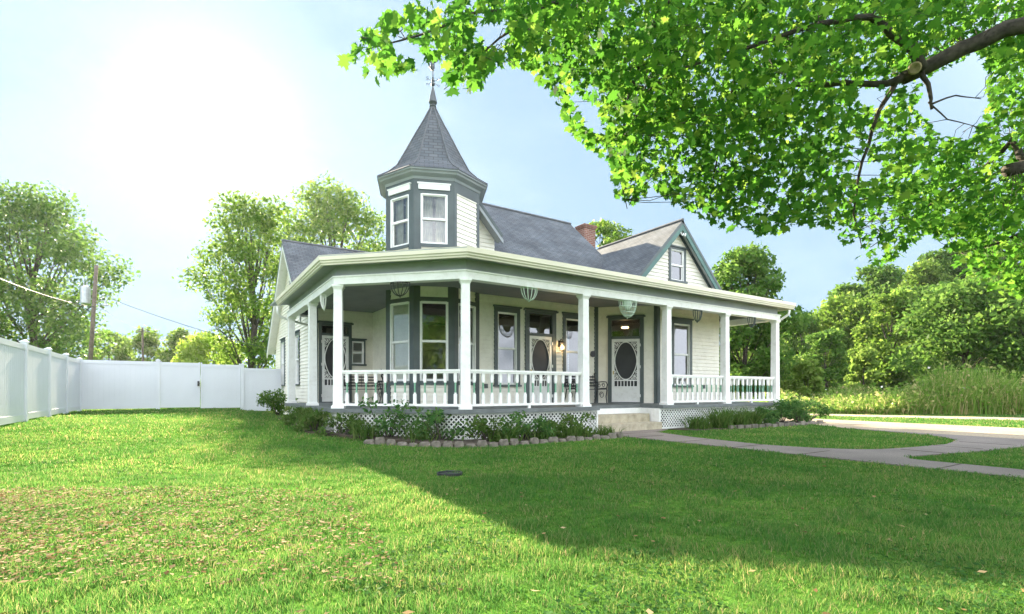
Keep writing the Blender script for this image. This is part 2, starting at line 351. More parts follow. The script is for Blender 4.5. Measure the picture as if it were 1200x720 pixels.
# ------------------------------------------------------------------ the house
FL = .66
house = thing('house', 'white clapboard house with wraparound porch, grey roofs and a pointed octagonal corner turret', 'house', (9, 13, 0))
H = house
def siding(mb, F, z0, z1, arange=None, openings=(), row=.12, d=.026, mi=0):
    z = z0
    while z < z1 - 1e-4:
        zt = min(z+row, z1)
        cuts = sorted({z, zt} | {c for o in openings for c in (o[2], o[3]) if z < c < zt})
        for za, zb in zip(cuts, cuts[1:]):
            zc = (za+zb)/2; lo, hi = arange(zc) if arange else (0, F.L)
            if hi - lo < .01: continue
            segs = [(lo, hi)]
            for (a0, a1, b0, b1) in openings:
                if b0 < zc < b1:
                    ns = []
                    for (s0, s1) in segs:
                        if a0 > s0: ns.append((s0, min(s1, a0)))
                        if a1 < s1: ns.append((max(s0, a1), s1))
                    segs = [s for s in ns if s[1]-s[0] > .004]
            da = d*(1-(za-z)/row); db = d*(1-(zb-z)/row)
            for (s0, s1) in segs:
                if arange: 
                    l0, h0 = arange(za); l1, h1 = arange(zb)
                    p = [s0 if s0 > lo+1e-6 else l0, s1 if s1 < hi-1e-6 else h0, s1 if s1 < hi-1e-6 else h1, s0 if s0 > lo+1e-6 else l1]
                    if p[2] < p[3]: p[2] = p[3] = (p[2]+p[3])/2
                else: p = [s0, s1, s1, s0]
                mb.add([F.p(p[0],da,za), F.p(p[1],da,za), F.p(p[2],db,zb), F.p(p[3],db,zb), F.p(p[0],-.004,za), F.p(p[1],-.004,za)], [(0,1,2,3),(4,5,1,0)], mi)
        z = zt
def window(F, ac, w, z0, z1, casing=.11, head=.18, curtain_sky_fill=False, sill=True, dark=True, label=None):
    """double-hung sash window: dark casing, white sash, panes, optional curtains (also a pale fill for bright sky)"""
    a0, a1 = ac-w/2, ac+w/2; mb = MB()
    if casing:
        mb.fbox(F, a0-casing, a0, -.06, .045, z0, z1); mb.fbox(F, a1, a1+casing, -.06, .045, z0, z1)
        mb.fbox(F, a0-casing, a1+casing, -.06, .047, z1, z1+head); mb.fbox(F, a0-casing-.04, a1+casing+.04, -.02, .085, z1+head, z1+head+.045)
        mb.fbox(F, a0-casing-.03, a1+casing+.03, -.06, .09, z0-.055, z0)
    else:
        mb.fbox(F, a0-.02, a1+.02, -.05, .03, z0-.04, z0-.002)
    wo = mb.build('window', 'trim', H)
    s = MB(); e = .05; zm = (z0+z1)/2
    for (b0, b1, dd) in ((z0, zm+.02, -.035), (zm-.02, z1, -.008)):
        s.fbox(F, a0+.001, a0+e, dd-.03, dd+.012, b0, b1); s.fbox(F, a1-e, a1-.001, dd-.03, dd+.012, b0, b1)
        s.fbox(F, a0+e, a1-e, dd-.029, dd+.011, b0, b0+e*1.1); s.fbox(F, a0+e, a1-e, dd-.029, dd+.011, b1-e*.9, b1)
    s.fbox(F, a0-.012, a0+.022, -.02, .034, z0, z1); s.fbox(F, a1-.022, a1+.012, -.02, .034, z0, z1); s.fbox(F, a0+.022, a1-.022, -.02, .033, z1-.022, z1+.01)
    s.build('sash', 'white', wo)
    for (b0, b1, dd) in ((z0+.05, zm-.02, -.045), (zm+.02, z1-.04, -.018)):
        p = MB(); p.fquad(F, a0+e-.004, a1-e+.004, dd, b0, b1); p.build('pane', 'glass', wo)
    if curtain_sky_fill:
        c = MB(); n = 26
        for (x0, x1) in ((a0-.02, ac-w*.06), (ac+w*.06, a1+.02)):
            vs = []; fs = []
            for k in range(n+1):
                a = x0+(x1-x0)*k/n; dd = -.16+.02*math.sin(k*1.5)
                vs += [F.p(a, dd, z0-.05), F.p(a, dd, z1+.02)]
            fs = [(2*k, 2*k+2, 2*k+3, 2*k+1) for k in range(n)]; c.add(vs, fs)
        c.build('curtain_sky_fill', 'curtain_sky_fill', wo, smooth=True)
    return (a0, a1, z0, z1)
def ell_ring(mb, F, ac, zc, w, h, rx, rz, d0, d1, mi=0):
    """flat slab w x h with an elliptical opening"""
    th = sorted(set([2*math.pi*k/48 for k in range(48)] + [math.atan2(sz*h/2, sx*w/2) % (2*math.pi) for sx in (1,-1) for sz in (1,-1)]))
    n = len(th); vs = []
    for d in (d1, d0):
        for t in th:
            c, s_ = math.cos(t), math.sin(t); k = min((w/2)/max(abs(c), 1e-9), (h/2)/max(abs(s_), 1e-9)); vs.append(F.p(ac+c*k, d, zc+s_*k))
        for t in th:
            vs.append(F.p(ac+math.cos(t)*rx, d, zc+math.sin(t)*rz))
    fs = []
    for i in range(n):
        j = (i+1) % n
        fs += [(i, j, n+j, n+i), (2*n+j, 2*n+i, 3*n+i, 3*n+j), (n+i, n+j, 3*n+j, 3*n+i), (j, i, 2*n+i, 2*n+j)]
    mb.add(vs, fs, mi)
def ring_arc(F, ac, zc, rx, rz, d, t0, t1, n=14): return [F.p(ac+rx*math.cos(t0+(t1-t0)*k/n), d, zc+rz*math.sin(t0+(t1-t0)*k/n)) for k in range(n+1)]
def screen_door(F, ac, w, zt, ztop, hinge_right=True, casing=.14, lamp=False):
    """white gingerbread screen door with an oval screen under a dark transom"""
    a0, a1 = ac-w/2, ac+w/2; z0 = FL+.03
    c = MB()
    c.fbox(F, a0-casing, a0-.005, -.1, .05, FL, ztop); c.fbox(F, a1+.005, a1+casing, -.1, .05, FL, ztop)
    c.fbox(F, a0-.005, a1+.005, -.1, .045, zt+.005, zt+.085); c.fbox(F, a0-.005, a1+.005, -.1, .046, ztop-.07, ztop)
    c.fbox(F, a0-casing-.05, a1+casing+.05, -.02, .10, ztop, ztop+.05); c.fbox(F, a0-casing-.02, a1+casing+.02, -.02, .075, ztop+.05, ztop+.075)
    c.fbox(F, a0-.005, a1+.005, -.1, .07, FL, FL+.028)
    fo = c.build('doorway', 'trim', H)
    p = MB(); p.fquad(F, a0-.005, a1+.005, -.03, zt+.085, ztop-.07); p.build('transom_pane', 'glass', fo)
    bk = MB(); bk.fquad(F, a0-.005, a1+.005, -.6, zt+.02, ztop); bk.build('transom_backing', 'dark', fo)
    d = MB(); hh = zt-z0; zo1 = zt-.09; zo0 = z0+hh*.355; zoc = (zo0+zo1)/2; rz = (zo1-zo0)/2; ow = w*.8
    st = (w-ow)/2
    d.fbox(F, a0, a0+st, -.005, .03, z0, zt); d.fbox(F, a1-st, a1, -.005, .03, z0, zt)
    d.fbox(F, a0+st, a1-st, -.005, .029, zo1, zt); d.fbox(F, a0+st, a1-st, -.005, .029, zo0-.04, zo0)
    zs0 = z0+hh*.25
    d.fbox(F, a0+st, a1-st, -.005, .029, z0, z0+.1)
    nb = 12
    for k in range(nb): 
        x0 = a0+st+ow*k/nb; d.fbox(F, x0+.004, x0+ow/nb-.004, -.004, .017, z0+.1, zs0-.04)
    d.fbox(F, a0+st, a1-st, -.006, .0, z0+.1, zs0-.04)
    d.fbox(F, a0+st, a1-st, -.005, .029, zs0-.04, zs0)
    for k in range(1, 7): x = a0+st+ow*k/7; d.fbox(F, x-.014, x+.014, .0, .024, zs0, zo0-.04)
    # oval bead with scrolled corners
    pts = []
    for k in range(57):
        t = 2*math.pi*k/56; wob = 1 + .035*math.cos(4*t)*(1 if abs(math.sin(t)) < .95 else .4)
        pts.append(F.p(ac+ow*.47*wob*math.cos(t), .015, zoc+rz*.985*math.sin(t)))
    d.tube(pts, .016, 5, cap=False)
    for sx in (1, -1):
        for sz in (1, -1):
            cx, cz = ac+sx*ow*.5, zoc+sz*rz
            for (ox, oz, r) in ((.05,.06,.038),(.12,.05,.028),(.045,.15,.03),(.16,.035,.018),(.03,.23,.02),(.10,.11,.02)):
                d.tube([F.p(cx-sx*ox+r*math.cos(q*math.pi/5), .014, cz-sz*oz+r*math.sin(q*math.pi/5)) for q in range(11)], .009, 4, cap=False)
            d.tube([F.p(cx, .014, cz-sz*.03), F.p(cx-sx*.10, .014, cz-sz*.14)], .009, 4)
            d.tube([F.p(cx, .014, cz-sz*.30), F.p(cx-sx*.06, .014, cz-sz*.24)], .009, 4)
    do = d.build('screen_door', 'white', H)
    s = MB(); s.fquad(F, a0+.02, a1-.02, -.012, zs0-.01, zt-.02); s.build('screen', 'screen', do)
    hx = a1+.004 if hinge_right else a0-.004
    for zz in (z0+.2, zoc-.2, zt-.2):
        h = MB(); h.fbox(F, hx-.02, hx+.02, .03, .056, zz-.045, zz+.045); h.build('hinge', 'white', do)
    k = MB(); kx = a0+.05 if hinge_right else a1-.05; k.fbox(F, kx-.015, kx+.015, .03, .06, z0+hh*.44, z0+hh*.44+.11); k.build('handle', 'brass', do)
    return (a0-.02, a1+.02, FL, ztop-.02)
def wall(F, z0, z1, ops=(), arange=None, corner0=True, corner1=True, name='wall', trim=.1, backing=True):
    mb = MB(); siding(mb, F, z0, z1, arange, ops); wo = mb.build(name, 'siding', H)
    if corner0 or corner1:
        c = MB()
        if corner0: c.fbox(F, -.03, trim, -.05, .034, z0, z1)
        if corner0 and corner1: c.build('corner_board', 'trim', wo); c = MB()
        if corner1: c.fbox(F, F.L-trim, F.L+.03, -.05, .0345, z0, z1)
        c.build('corner_board', 'trim', wo)
    return wo

CZ = 3.73    # porch ceiling
# wing at the left
FA = Frame((3.55,17.35),(5.47,17.35)); FB = Frame((5.47,17.35),(5.47,13.9)); FF = Frame((6.6,12.3),(11.12,12.3))
FC = Frame((11.12,12.3),(12.46,10.95)); FD = Frame((12.46,10.95),(15.6,10.95)); FR = Frame((15.6,10.95),(15.6,19.2)); FLW = Frame((3.55,25.6),(3.55,17.35))
opA = [screen_door(FA, .66, .86, FL+2.2, FL+2.6, False, .1)]
opA.append(window(FA, 1.40, .40, 1.95, 2.72, .05, .05))
wall(FA, FL, CZ, opA, corner1=False)
wall(FB, FL, CZ, corner0=False, corner1=False)
a = lambda F, u: u - F.o.x
opF = [window(FF, a(FF,7.75), .65, 1.22, 3.28, .107, .14, curtain_sky_fill=False), screen_door(FF, a(FF,8.93), .83, 2.67, 3.40, True, .15), window(FF, a(FF,10.2), .65, 1.22, 3.28, .107, .14)]
wall(FF, FL, CZ, opF, corner0=False, corner1=True, trim=.06)
opC = [screen_door(FC, FC.L*.5, .87, 2.69, 3.37, True, .12)]
wall(FC, FL, CZ, opC, corner0=True, corner1=True, trim=.09)
opD = [window(FD, a(FD,13.62), .78, 1.22, 3.22, .11, .15)]
wall(FD, FL, CZ, opD, corner0=True, corner1=False, trim=.12)
wall(FR, 0, 4.3, (), corner0=False, corner1=False)
gv, gzr, gs = 21.5, 6.89, .9      # left wing gable: ridge line and slope
def lw_range(z):
    # a runs from v=25.6 to 17.35
    half = (gzr-.12 - z)/gs
    lo = max(0, 25.6-(gv+half)); hi = min(8.25, 25.6-(gv-half)); return (lo, hi)
opL = [window(FLW, 25.6-20.2, .8, 1.3, 3.1, .1, .12), window(FLW, 25.6-23.4, .8, 1.3, 3.1, .1, .12)]
wall(FLW, .05, gzr-.14, opL, arange=lw_range, corner0=False, corner1=False, name='wing_wall')
mb = MB(); mb.fbox(FLW, FLW.L-.1, FLW.L+.03, -.05, .034, .1, CZ); mb.build('corner_board', 'trim', H)
gvent = MB()
for k in range(7): gvent.fbox(FLW, 25.6-21.5-.25, 25.6-21.5+.25, .02, .05, 4.6+k*.1, 4.6+k*.1+.06)
gvent.fbox(FLW, 25.6-21.5-.3, 25.6-21.5+.3, -.02, .03, 4.5, 5.4); gvent.build('gable_vent', 'trim', H)
# plain walls at the back that close the house
mb = MB()
for p0, p1, zt in (((15.6,19.2),(9,19.2),4.7),((9,19.2),(9,25.6),3.2),((9,25.6),(3.55,25.6),3.2)):
    siding(mb, Frame(p0, p1), .1, zt)
mb.add([(9,17.4,2.8),(9,25.7,2.8),(9,21.5,6.8)],[(0,1,2)]); mb.add([(15.6,19.1,3.9),(11,19.1,3.9),(13.38,19.1,6.35)],[(0,1,2)])
mb.build('rear_wall', 'siding', H)

# turret
TC = Vector((5.88, 13.23)); TR = 1.32
def tv(k, r=TR): t = R_(180+45*k); return (TC.x+r*math.cos(t), TC.y+r*math.sin(t))
turret = MB(); tt = MB(); ts = MB()
TZ0, TZ1 = 4.0, 6.50
for k in range(8):
    F = Frame(tv(k), tv(k+1)); L = F.L
    if k < 3 or k == 3:       # ground-floor bay
        if k < 3:
            w = .70; op = window(F, L/2, w, 1.30, 3.34, 0, 0)
            siding(turret, F, FL, 1.22); siding(turret, F, 3.46, CZ)
            for (a0, a1) in ((-.02, (L-w)/2+.0), ((L+w)/2, L+.02)): tt.fbox(F, a0, a1, -.04, .03, FL, CZ)
            tt.fbox(F, (L-w)/2, (L+w)/2, -.04, .029, 3.34, 3.46); tt.fbox(F, (L-w)/2-.03, (L+w)/2+.03, -.04, .06, 1.20, 1.258)
        else: siding(turret, F, FL, CZ)
    if k < 2:
        w = .66; op = window(F, L/2, w, 4.83, 6.10, 0, 0, curtain_sky_fill=True)  # left face: its curtains are added, a pale stand-in for bright sky
        siding(turret, F, TZ0, 4.77)
        for (a0, a1) in ((-.02, (L-w)/2), ((L+w)/2, L+.02)): tt.fbox(F, a0, a1, -.04, .03, TZ0, TZ1)
        tt.fbox(F, (L-w)/2, (L+w)/2, -.04, .029, 6.10, TZ1); tt.fbox(F, (L-w)/2, (L+w)/2, -.04, .045, 4.74, 4.80)
        ts.fbox(F, L/2-.40, L/2+.40, .02, .06, 6.21, 6.35); ts.fbox(F, L/2-.43, L/2+.43, .02, .075, 6.35, 6.38)
    else:
        if k in (5, 6):    # windows at the back let daylight through
            w = .66; op = window(F, L/2, w, 4.83, 6.10, .06, .06); siding(turret, F, TZ0, 6.2, None, [op])
        else: siding(turret, F, TZ0, 6.2)
        for (a0, a1) in ((-.02, .09), (L-.09, L+.02)): tt.fbox(F, a0, a1, -.04, .03, TZ0, TZ1)
        tt.fbox(F, .09, L-.09, -.04, .029, 6.2, TZ1)
tur = turret.build('turret', 'siding', H); tt.build('turret_trim', 'trim', tur); ts.build('turret_hood', 'white', tur)
mb = MB(); mb.lathe((TC.x, TC.y, 0), [(TR*.99, 6.47), (TR+.045, 6.475), (TR+.07, 6.53), (TR+.19, 6.59), (TR+.21, 6.63), (TR+.26, 6.65), (TR+.26, 6.69)], 8, rot=R_(180), closed=False)
mb.build('turret_cornice', 'frieze', tur)
mb = UMB(); prof = [(1.60, 6.685), (1.58, 6.715), (1.29, 6.90), (1.05, 7.12), (.80, 7.58), (.54, 8.08), (.29, 8.54), (.06, 9.0)]
mb.v = []; 
for k in range(8):
    acc = 0
    for (r0, z0), (r1, z1) in zip(prof, prof[1:]):
        sl_ = math.hypot(r1-r0, z1-z0); P = [(*tv(k, r0), z0), (*tv(k+1, r0), z0), (*tv(k+1, r1), z1), (*tv(k, r1), z1)]
        h0, h1 = r0*.383, r1*.383
        mb.add(P, [(0,1,2,3)], 0, [[(-h0+k*.37, acc), (h0+k*.37, acc), (h1+k*.37, acc+sl_), (-h1+k*.37, acc+sl_)]]); acc += sl_
mb.build('turret_roof', 'shingle', tur)
mb = MB()
for k in range(8): mb.tube([(*tv(k, r+.008), z+.006) for r, z in prof[1:]], .022, 5)
mb.build('turret_hip_caps', 'ridge', tur)
mb = MB(); mb.lathe((TC.x, TC.y, 8.95), [(.10,0),(.07,.05),(.10,.09),(.075,.13),(.12,.20),(.11,.25),(.045,.55),(.03,.62)], 12); mb.build('finial', 'slate', H, smooth=False)
fz = 9.55
mb = MB(); c = Vector((TC.x, TC.y, 0)); ez = Vector((0,0,1)); er = Vector((CY,-SY,0)); ef = Vector((SY,CY,0))
mb.tube([c+ez*(fz), c+ez*(fz+.52)], .014, 6)
mb.lathe((TC.x,TC.y,fz+.06), [(.012,0),(.05,.03),(.06,.07),(.035,.12),(.05,.17),(.012,.22)], 10); mb.lathe((TC.x,TC.y,fz+.26), [(.012,0),(.035,.03),(.012,.07)], 8)
for q in range(4):
    t = R_(22+90*q); dvec = Vector((math.cos(t), math.sin(t), 0)); mb.tube([c+ez*(fz+.18), c+dvec*.2+ez*(fz+.18)], .007, 5)
    e = c+dvec*.22+ez*(fz+.18)    # compass letter plates N, E, S, W
    pr = dvec
    Lt = [[(-.03,-.04),(-.03,.04),(.03,-.04),(.03,.04)], [(.03,.04),(-.03,.04),(-.03,0),(.02,0),(-.03,0),(-.03,-.04),(.03,-.04)], [(.03,.04),(-.03,.03),(-.02,0),(.03,-.01),(.02,-.04),(-.03,-.04)], [(-.04,.04),(-.02,-.04),(0,.03),(.02,-.04),(.04,.04)]][q]
    mb.tube([e + er*x + ez*y for x, y in Lt], .008, 4)
# arching bird with raised wings
mb.tube([c+ez*(fz+.5), c+ez*(fz+.58), c+ez*(fz+.66)-er*.01, c+ez*(fz+.75)-er*.02], [.03,.055,.06,.03], 8)
mb.tube([c+er*.0+ez*(fz+.72), c+er*.10+ez*(fz+.78), c+er*.20+ez*(fz+.90), c+er*.26+ez*(fz+1.05)], [.03,.035,.028,.006], 6)
mb.tube([c+er*.0+ez*(fz+.72), c-er*.08+ez*(fz+.77), c-er*.16+ez*(fz+.86), c-er*.20+ez*(fz+.92)], [.03,.03,.022,.006], 6)
mb.tube([c-er*.03+ez*(fz+.52), c-er*.09+ez*(fz+.62), c-er*.10+ez*(fz+.70)], [.02,.03,.01], 6)
mb.build('weathervane', 'slate', H)

# roofs
mz0, mslope, mvr, mu0, mu1 = 6.5, .9, 15.78, 8.8, 12.95     # main roof: passes (v=14.47, z=6.5)
mzr = mz0 + mslope*(mvr-14.47)
mz = lambda v: mz0 + mslope*(v-14.47)
ev = 11.9
mb = UMB()
RB = (mu1, 2*mvr-ev, mz(ev))
mb.slab([(5.2,ev,mz(ev)), (mu1,ev,mz(ev)), (mu1,mvr,mzr), (mu0,mvr,mzr)], .10, 0, 1)
mb.slab([(7.7,2*mvr-ev,mz(ev)), (5.2,ev,mz(ev)), (mu0,mvr,mzr)], .10, 0, 1)
mb.slab([RB, (7.7,2*mvr-ev,mz(ev)), (mu0,mvr,mzr), (mu1,mvr,mzr)], .10, 0, 1)
mr = mb.build('main_roof', ['shingle', 'trim'], H)
mb = MB(); mb.tube([(mu0,mvr,mzr+.02),(mu1,mvr,mzr+.02)], .05, 6); mb.build('ridge_cap', 'ridge', mr)
mb = MB(); mb.add([(mu1-.25,ev+.2,mz(ev)-.05),(mu1-.25,2*mvr-ev-.2,mz(ev)-.05),(mu1-.25,mvr,mzr-.15)], [(0,1,2)]); mb.build('gable_wall', 'siding', H)
# front gable at the right
gu, gz, gsl, gf = 13.38, 6.50, 1.0, 10.68
half = 2.35
mb = UMB()
mb.slab([(gu-half,gf,gz-gsl*half),(gu,gf,gz),(gu,20.3,gz),(gu-half,20.3,gz-gsl*half)], .09, 0, 1)
mb.slab([(gu,gf,gz),(gu+half+.35,gf,gz-gsl*(half+.35)),(gu+half+.35,20.3,gz-gsl*(half+.35)),(gu,20.3,gz)], .09, 0, 1)
gr = mb.build('gable_roof', ['shingle', 'trim'], H)
mb = MB(); mb.tube([(gu,gf,gz+.01),(gu,14.6,gz+.01)], .05, 6); mb.build('ridge_cap', 'ridge', gr)
FG = Frame((gu-2.6, 10.95), (gu+2.6, 10.95))
opG = [window(FG, 2.6+.02, .62, 4.60, 5.60, .1, .07)]
g_range = lambda z: (max(0, 2.6-(gz-.1-z)/gsl), min(5.2, 2.6+(gz-.1-z)/gsl))
wall(FG, 3.8, gz-.12, opG, arange=g_range, corner0=False, corner1=False, name='gable_wall')
def rake(mb, cx, y0, y1, zr, slope, half0, drop, th, mi=0, left=None):
    """pair of sloped boards following a gable's edge, hanging below the roof between y0 and y1"""
    for sx in (-1, 1):
        half = left if (left and sx < 0) else half0; P = [(cx, zr-th), (cx+sx*half, zr-slope*half-th), (cx+sx*half, zr-slope*half-th-drop), (cx, zr-th-drop)]
        vs = [(x, y0, z) for x, z in P] + [(x, y1, z) for x, z in P]
        mb.add(vs, [(0,1,2,3),(7,6,5,4),(0,4,5,1),(1,5,6,2),(2,6,7,3),(3,7,4,0)], mi)
mb = MB(); rake(mb, gu, gf+.01, gf+.05, gz, gsl, half, .20, .125); mb.build('barge_board', 'teal', gr)
mb = MB(); rake(mb, gu, gf+.052, 10.93, gz, gsl, half, .02, .13); mb.build('gable_soffit', 'white', gr)
mb = MB(); rake(mb, gu, 10.90, 10.93, gz-.02, gsl, half-.15, .13, .16); mb.build('frieze_board', 'trim', gr)
mb = MB(); mb.tube([(gu-.12,gf-.0,gz-.42),(gu-.05,gf-.02,gz-.52),(gu,gf-.02,gz-.44),(gu+.06,gf-.02,gz-.52),(gu+.12,gf,gz-.42)], .02, 6); mb.build('gable_ornament', 'white', gr)
# little gable behind the turret
du, dz, dsl, df = 6.25, 7.28, 1.08, 12.6
mb = UMB(); dh = 1.58
for sx, q in ((-1, .7), (1, dh)): mb.slab([(du,df,dz),(du+sx*q,df,dz-dsl*q),(du+sx*q,16.0 if sx > 0 else 14.6,dz-dsl*q),(du,16.0 if sx > 0 else 14.6,dz)], .08, 0, 1)
dr = mb.build('dormer_roof', ['shingle', 'trim'], H)
FDm = Frame((du-.6, 13.0), (du+1.5, 13.0)); mb = MB()
siding(mb, FDm, 4.2, dz-.15, lambda z: (max(0, .6-(dz-.1-z)/dsl), min(2.1, .6+(dz-.1-z)/dsl))); mb.build('dormer_wall', 'siding', H)
mb = MB(); rake(mb, du, df+.01, df+.05, dz, dsl, dh, .12, .12, 0, .7); rake(mb, du, df+.052, 12.98, dz, dsl, dh, .02, .125, 0, .7); mb.build('barge_board', 'frieze', dr)
# left wing roof
lu0, lu1 = 3.2, 9.4
mb = UMB()
lz = lambda v: gzr - gs*abs(v-gv)
mb.slab([(lu0,17.9,lz(17.9)),(lu1,17.9,lz(17.9)),(lu1,gv,gzr),(lu0,gv,gzr)], .1, 0, 1); mb.slab([(lu0,25.95,lz(25.95)),(lu0,gv,gzr),(lu1,gv,gzr),(lu1,25.95,lz(25.95))], .1, 0, 1)
lr = mb.build('wing_roof', ['shingle', 'trim'], H)
mb = MB()
for s_, vv in ((1, 25.95), (-1, 17.9)):
    for (x0, x1, th, dp) in ((lu0+.01, lu0+.05, .125, .2), (lu0+.05, 3.54, .13, .03)):
        P = [(gv, gzr-th), (vv, lz(vv)-th), (vv, lz(vv)-th-dp), (gv, gzr-th-dp)]
        mb.add([(x0, y, z) for y, z in P] + [(x1, y, z) for y, z in P], [(0,1,2,3),(7,6,5,4),(0,4,5,1),(1,5,6,2),(2,6,7,3),(3,7,4,0)])
mb.build('barge_board', 'white', lr)
mb = MB(); mb.tube([(lu0,gv,gzr+.02),(lu1,gv,gzr+.02)], .05, 6); mb.build('ridge_cap', 'ridge', lr)
# porch roof
E = [(2.4,18.3),(2.4,11.28),(4.72,8.96),(16.8,8.96),(16.8,14.5)]; ZE, ZI = 3.91, 4.53
mb = UMB()
mb.slab([(2.4,18.6,ZE),(2.4,11.28,ZE),(5.47,13.1,ZI),(5.47,18.9,ZI)], .05, 0, 1)
mb.slab([(2.4,11.28,ZE),(4.72,8.96,ZE),(6.5,12.35,ZI),(5.47,13.1,ZI)], .05, 0, 1)
mb.slab([(4.72,8.96,ZE),(16.8,8.96,ZE),(15.6,12.35,ZI),(6.5,12.35,ZI)], .05, 0, 1)
mb.slab([(16.8,8.96,ZE),(16.8,14.5,ZE),(15.6,14.5,ZI),(15.6,12.35,ZI)], .05, 0, 1)
pr_ = mb.build('porch_roof', ['shingle', 'frieze'], H)
PL = [(2.85,17.4),(2.85,11.47),(4.91,9.41),(16.4,9.41),(16.4,14.4)]
mb = MB(); mb.sweep(PL, .36, .45, 3.815, 3.92); mb.sweep(PL, .35, .425, 3.765, 3.815); mb.sweep(PL, .34, .40, 3.72, 3.765); mb.build('gutter', 'cream', H)
mb = MB(); mb.sweep(PL, .0, .05, 3.55, 3.80); mb.sweep(PL, .05, .355, 3.765, 3.785); mb.build('porch_frieze', 'frieze', H)
mb = MB(); mb.sweep(PL, -.11, .11, 3.36, 3.55); mb.sweep(PL, .11, .13, 3.515, 3.546); mb.build('porch_beam', 'white', H)
mb = MB(); mb.prism([(2.85,17.35),(2.85,11.47),(4.91,9.41),(16.4,9.41),(16.4,14.4),(15.5,14.4),(15.5,11.2),(12.5,11.2),(11.2,12.5),(6.2,12.5),(5.6,14.5),(5.6,17.35)], CZ, CZ+.03); mb.build('porch_ceiling', 'ceil', H)
# downpipes at both ends of the gutter
mb = MB(); mb.tube([(16.6,9.05,3.68),(16.62,9.08,3.55),(16.55,9.25,3.42),(16.53,9.38,3.36),(16.53,9.41,3.2)], .04, 8); mb.build('downpipe', 'white', H, smooth=True)
mb = MB(); mb.tube([(2.47,17.4,3.7),(2.47,17.45,3.5),(2.6,17.55,3.38),(2.9,17.6,3.3),(3.45,17.7,3.2),(3.47,17.75,2.9),(3.47,17.75,.4)], .04, 8); mb.build('downpipe', 'white', H, smooth=True)
# columns
def column(x, y, rot=0.):
    F = Frame((x-math.cos(rot)*.001, y-math.sin(rot)*.001), (x+math.cos(rot)*.001, y+math.sin(rot)*.001)); mb = MB()
    B = lambda w0, w1, z0, z1: mb.add([F.p(sa*w, sd*w, z) for z, w in ((z0, w0), (z1, w1)) for sa, sd in ((-1,1),(1,1),(1,-1),(-1,-1))], [(0,3,2,1),(4,5,6,7),(0,1,5,4),(1,2,6,5),(2,3,7,6),(3,0,4,7)])
    B(.102, .088, FL+.085, 3.26); B(.135, .135, FL+.002, FL+.06); B(.118, .106, FL+.06, FL+.085); B(.09, .115, 3.26, 3.32); B(.125, .125, 3.32, 3.362)
    return mb.build('porch_column', 'white', H)
for x, y, r in ((2.85,17.3,0),(2.85,14.16,0),(2.85,11.47,R_(-22)),(4.91,9.41,R_(-22)),(8.125,9.41,0),(11.1,9.41,0),(13.7,9.41,0),(16.4,9.41,0)): column(x, y, r)
# railings
def railing(p0, p1, n):
    F = Frame(p0, p1); g0 = .10; mb = MB()
    mb.fbox(F, g0, F.L-g0, -.045, .045, FL+.79, FL+.835); mb.fbox(F, g0, F.L-g0, -.03, .03, FL+.755, FL+.79); mb.fbox(F, g0, F.L-g0, -.035, .035, FL+.06, FL+.11)
    mb.fbox(F, F.L/2-.03, F.L/2+.03, -.03, .03, FL+.0, FL+.06)
    ro = mb.build('railing', 'white', H)
    for k in range(n):
        a = g0 + (F.L-2*g0)*(k+.5)/n; b = MB(); w = .034; t = .02
        b.fbox(F, a-w, a+w, -t, t, FL+.11, FL+.32, 0); b.fbox(F, a-w*.55, a+w*.55, -t, t, FL+.32, FL+.35, 0)
        b.fbox(F, a-.015, a+.015, -.014, .014, FL+.35, FL+.56, 1)
        b.fbox(F, a-w*.7, a+w*.7, -t, t, FL+.56, FL+.585, 0); b.fbox(F, a-w, a+w, -t, t, FL+.585, FL+.755, 0)
        b.build('baluster', ['white', 'green'], ro)
railing((2.85,11.47),(4.91,9.41),12); railing((4.91,9.41),(8.125,9.41),14); railing((11.1,9.41),(13.7,9.41),11); railing((13.7,9.41),(16.4,9.41),11)
railing((16.4,9.41),(16.4,12.4),12)
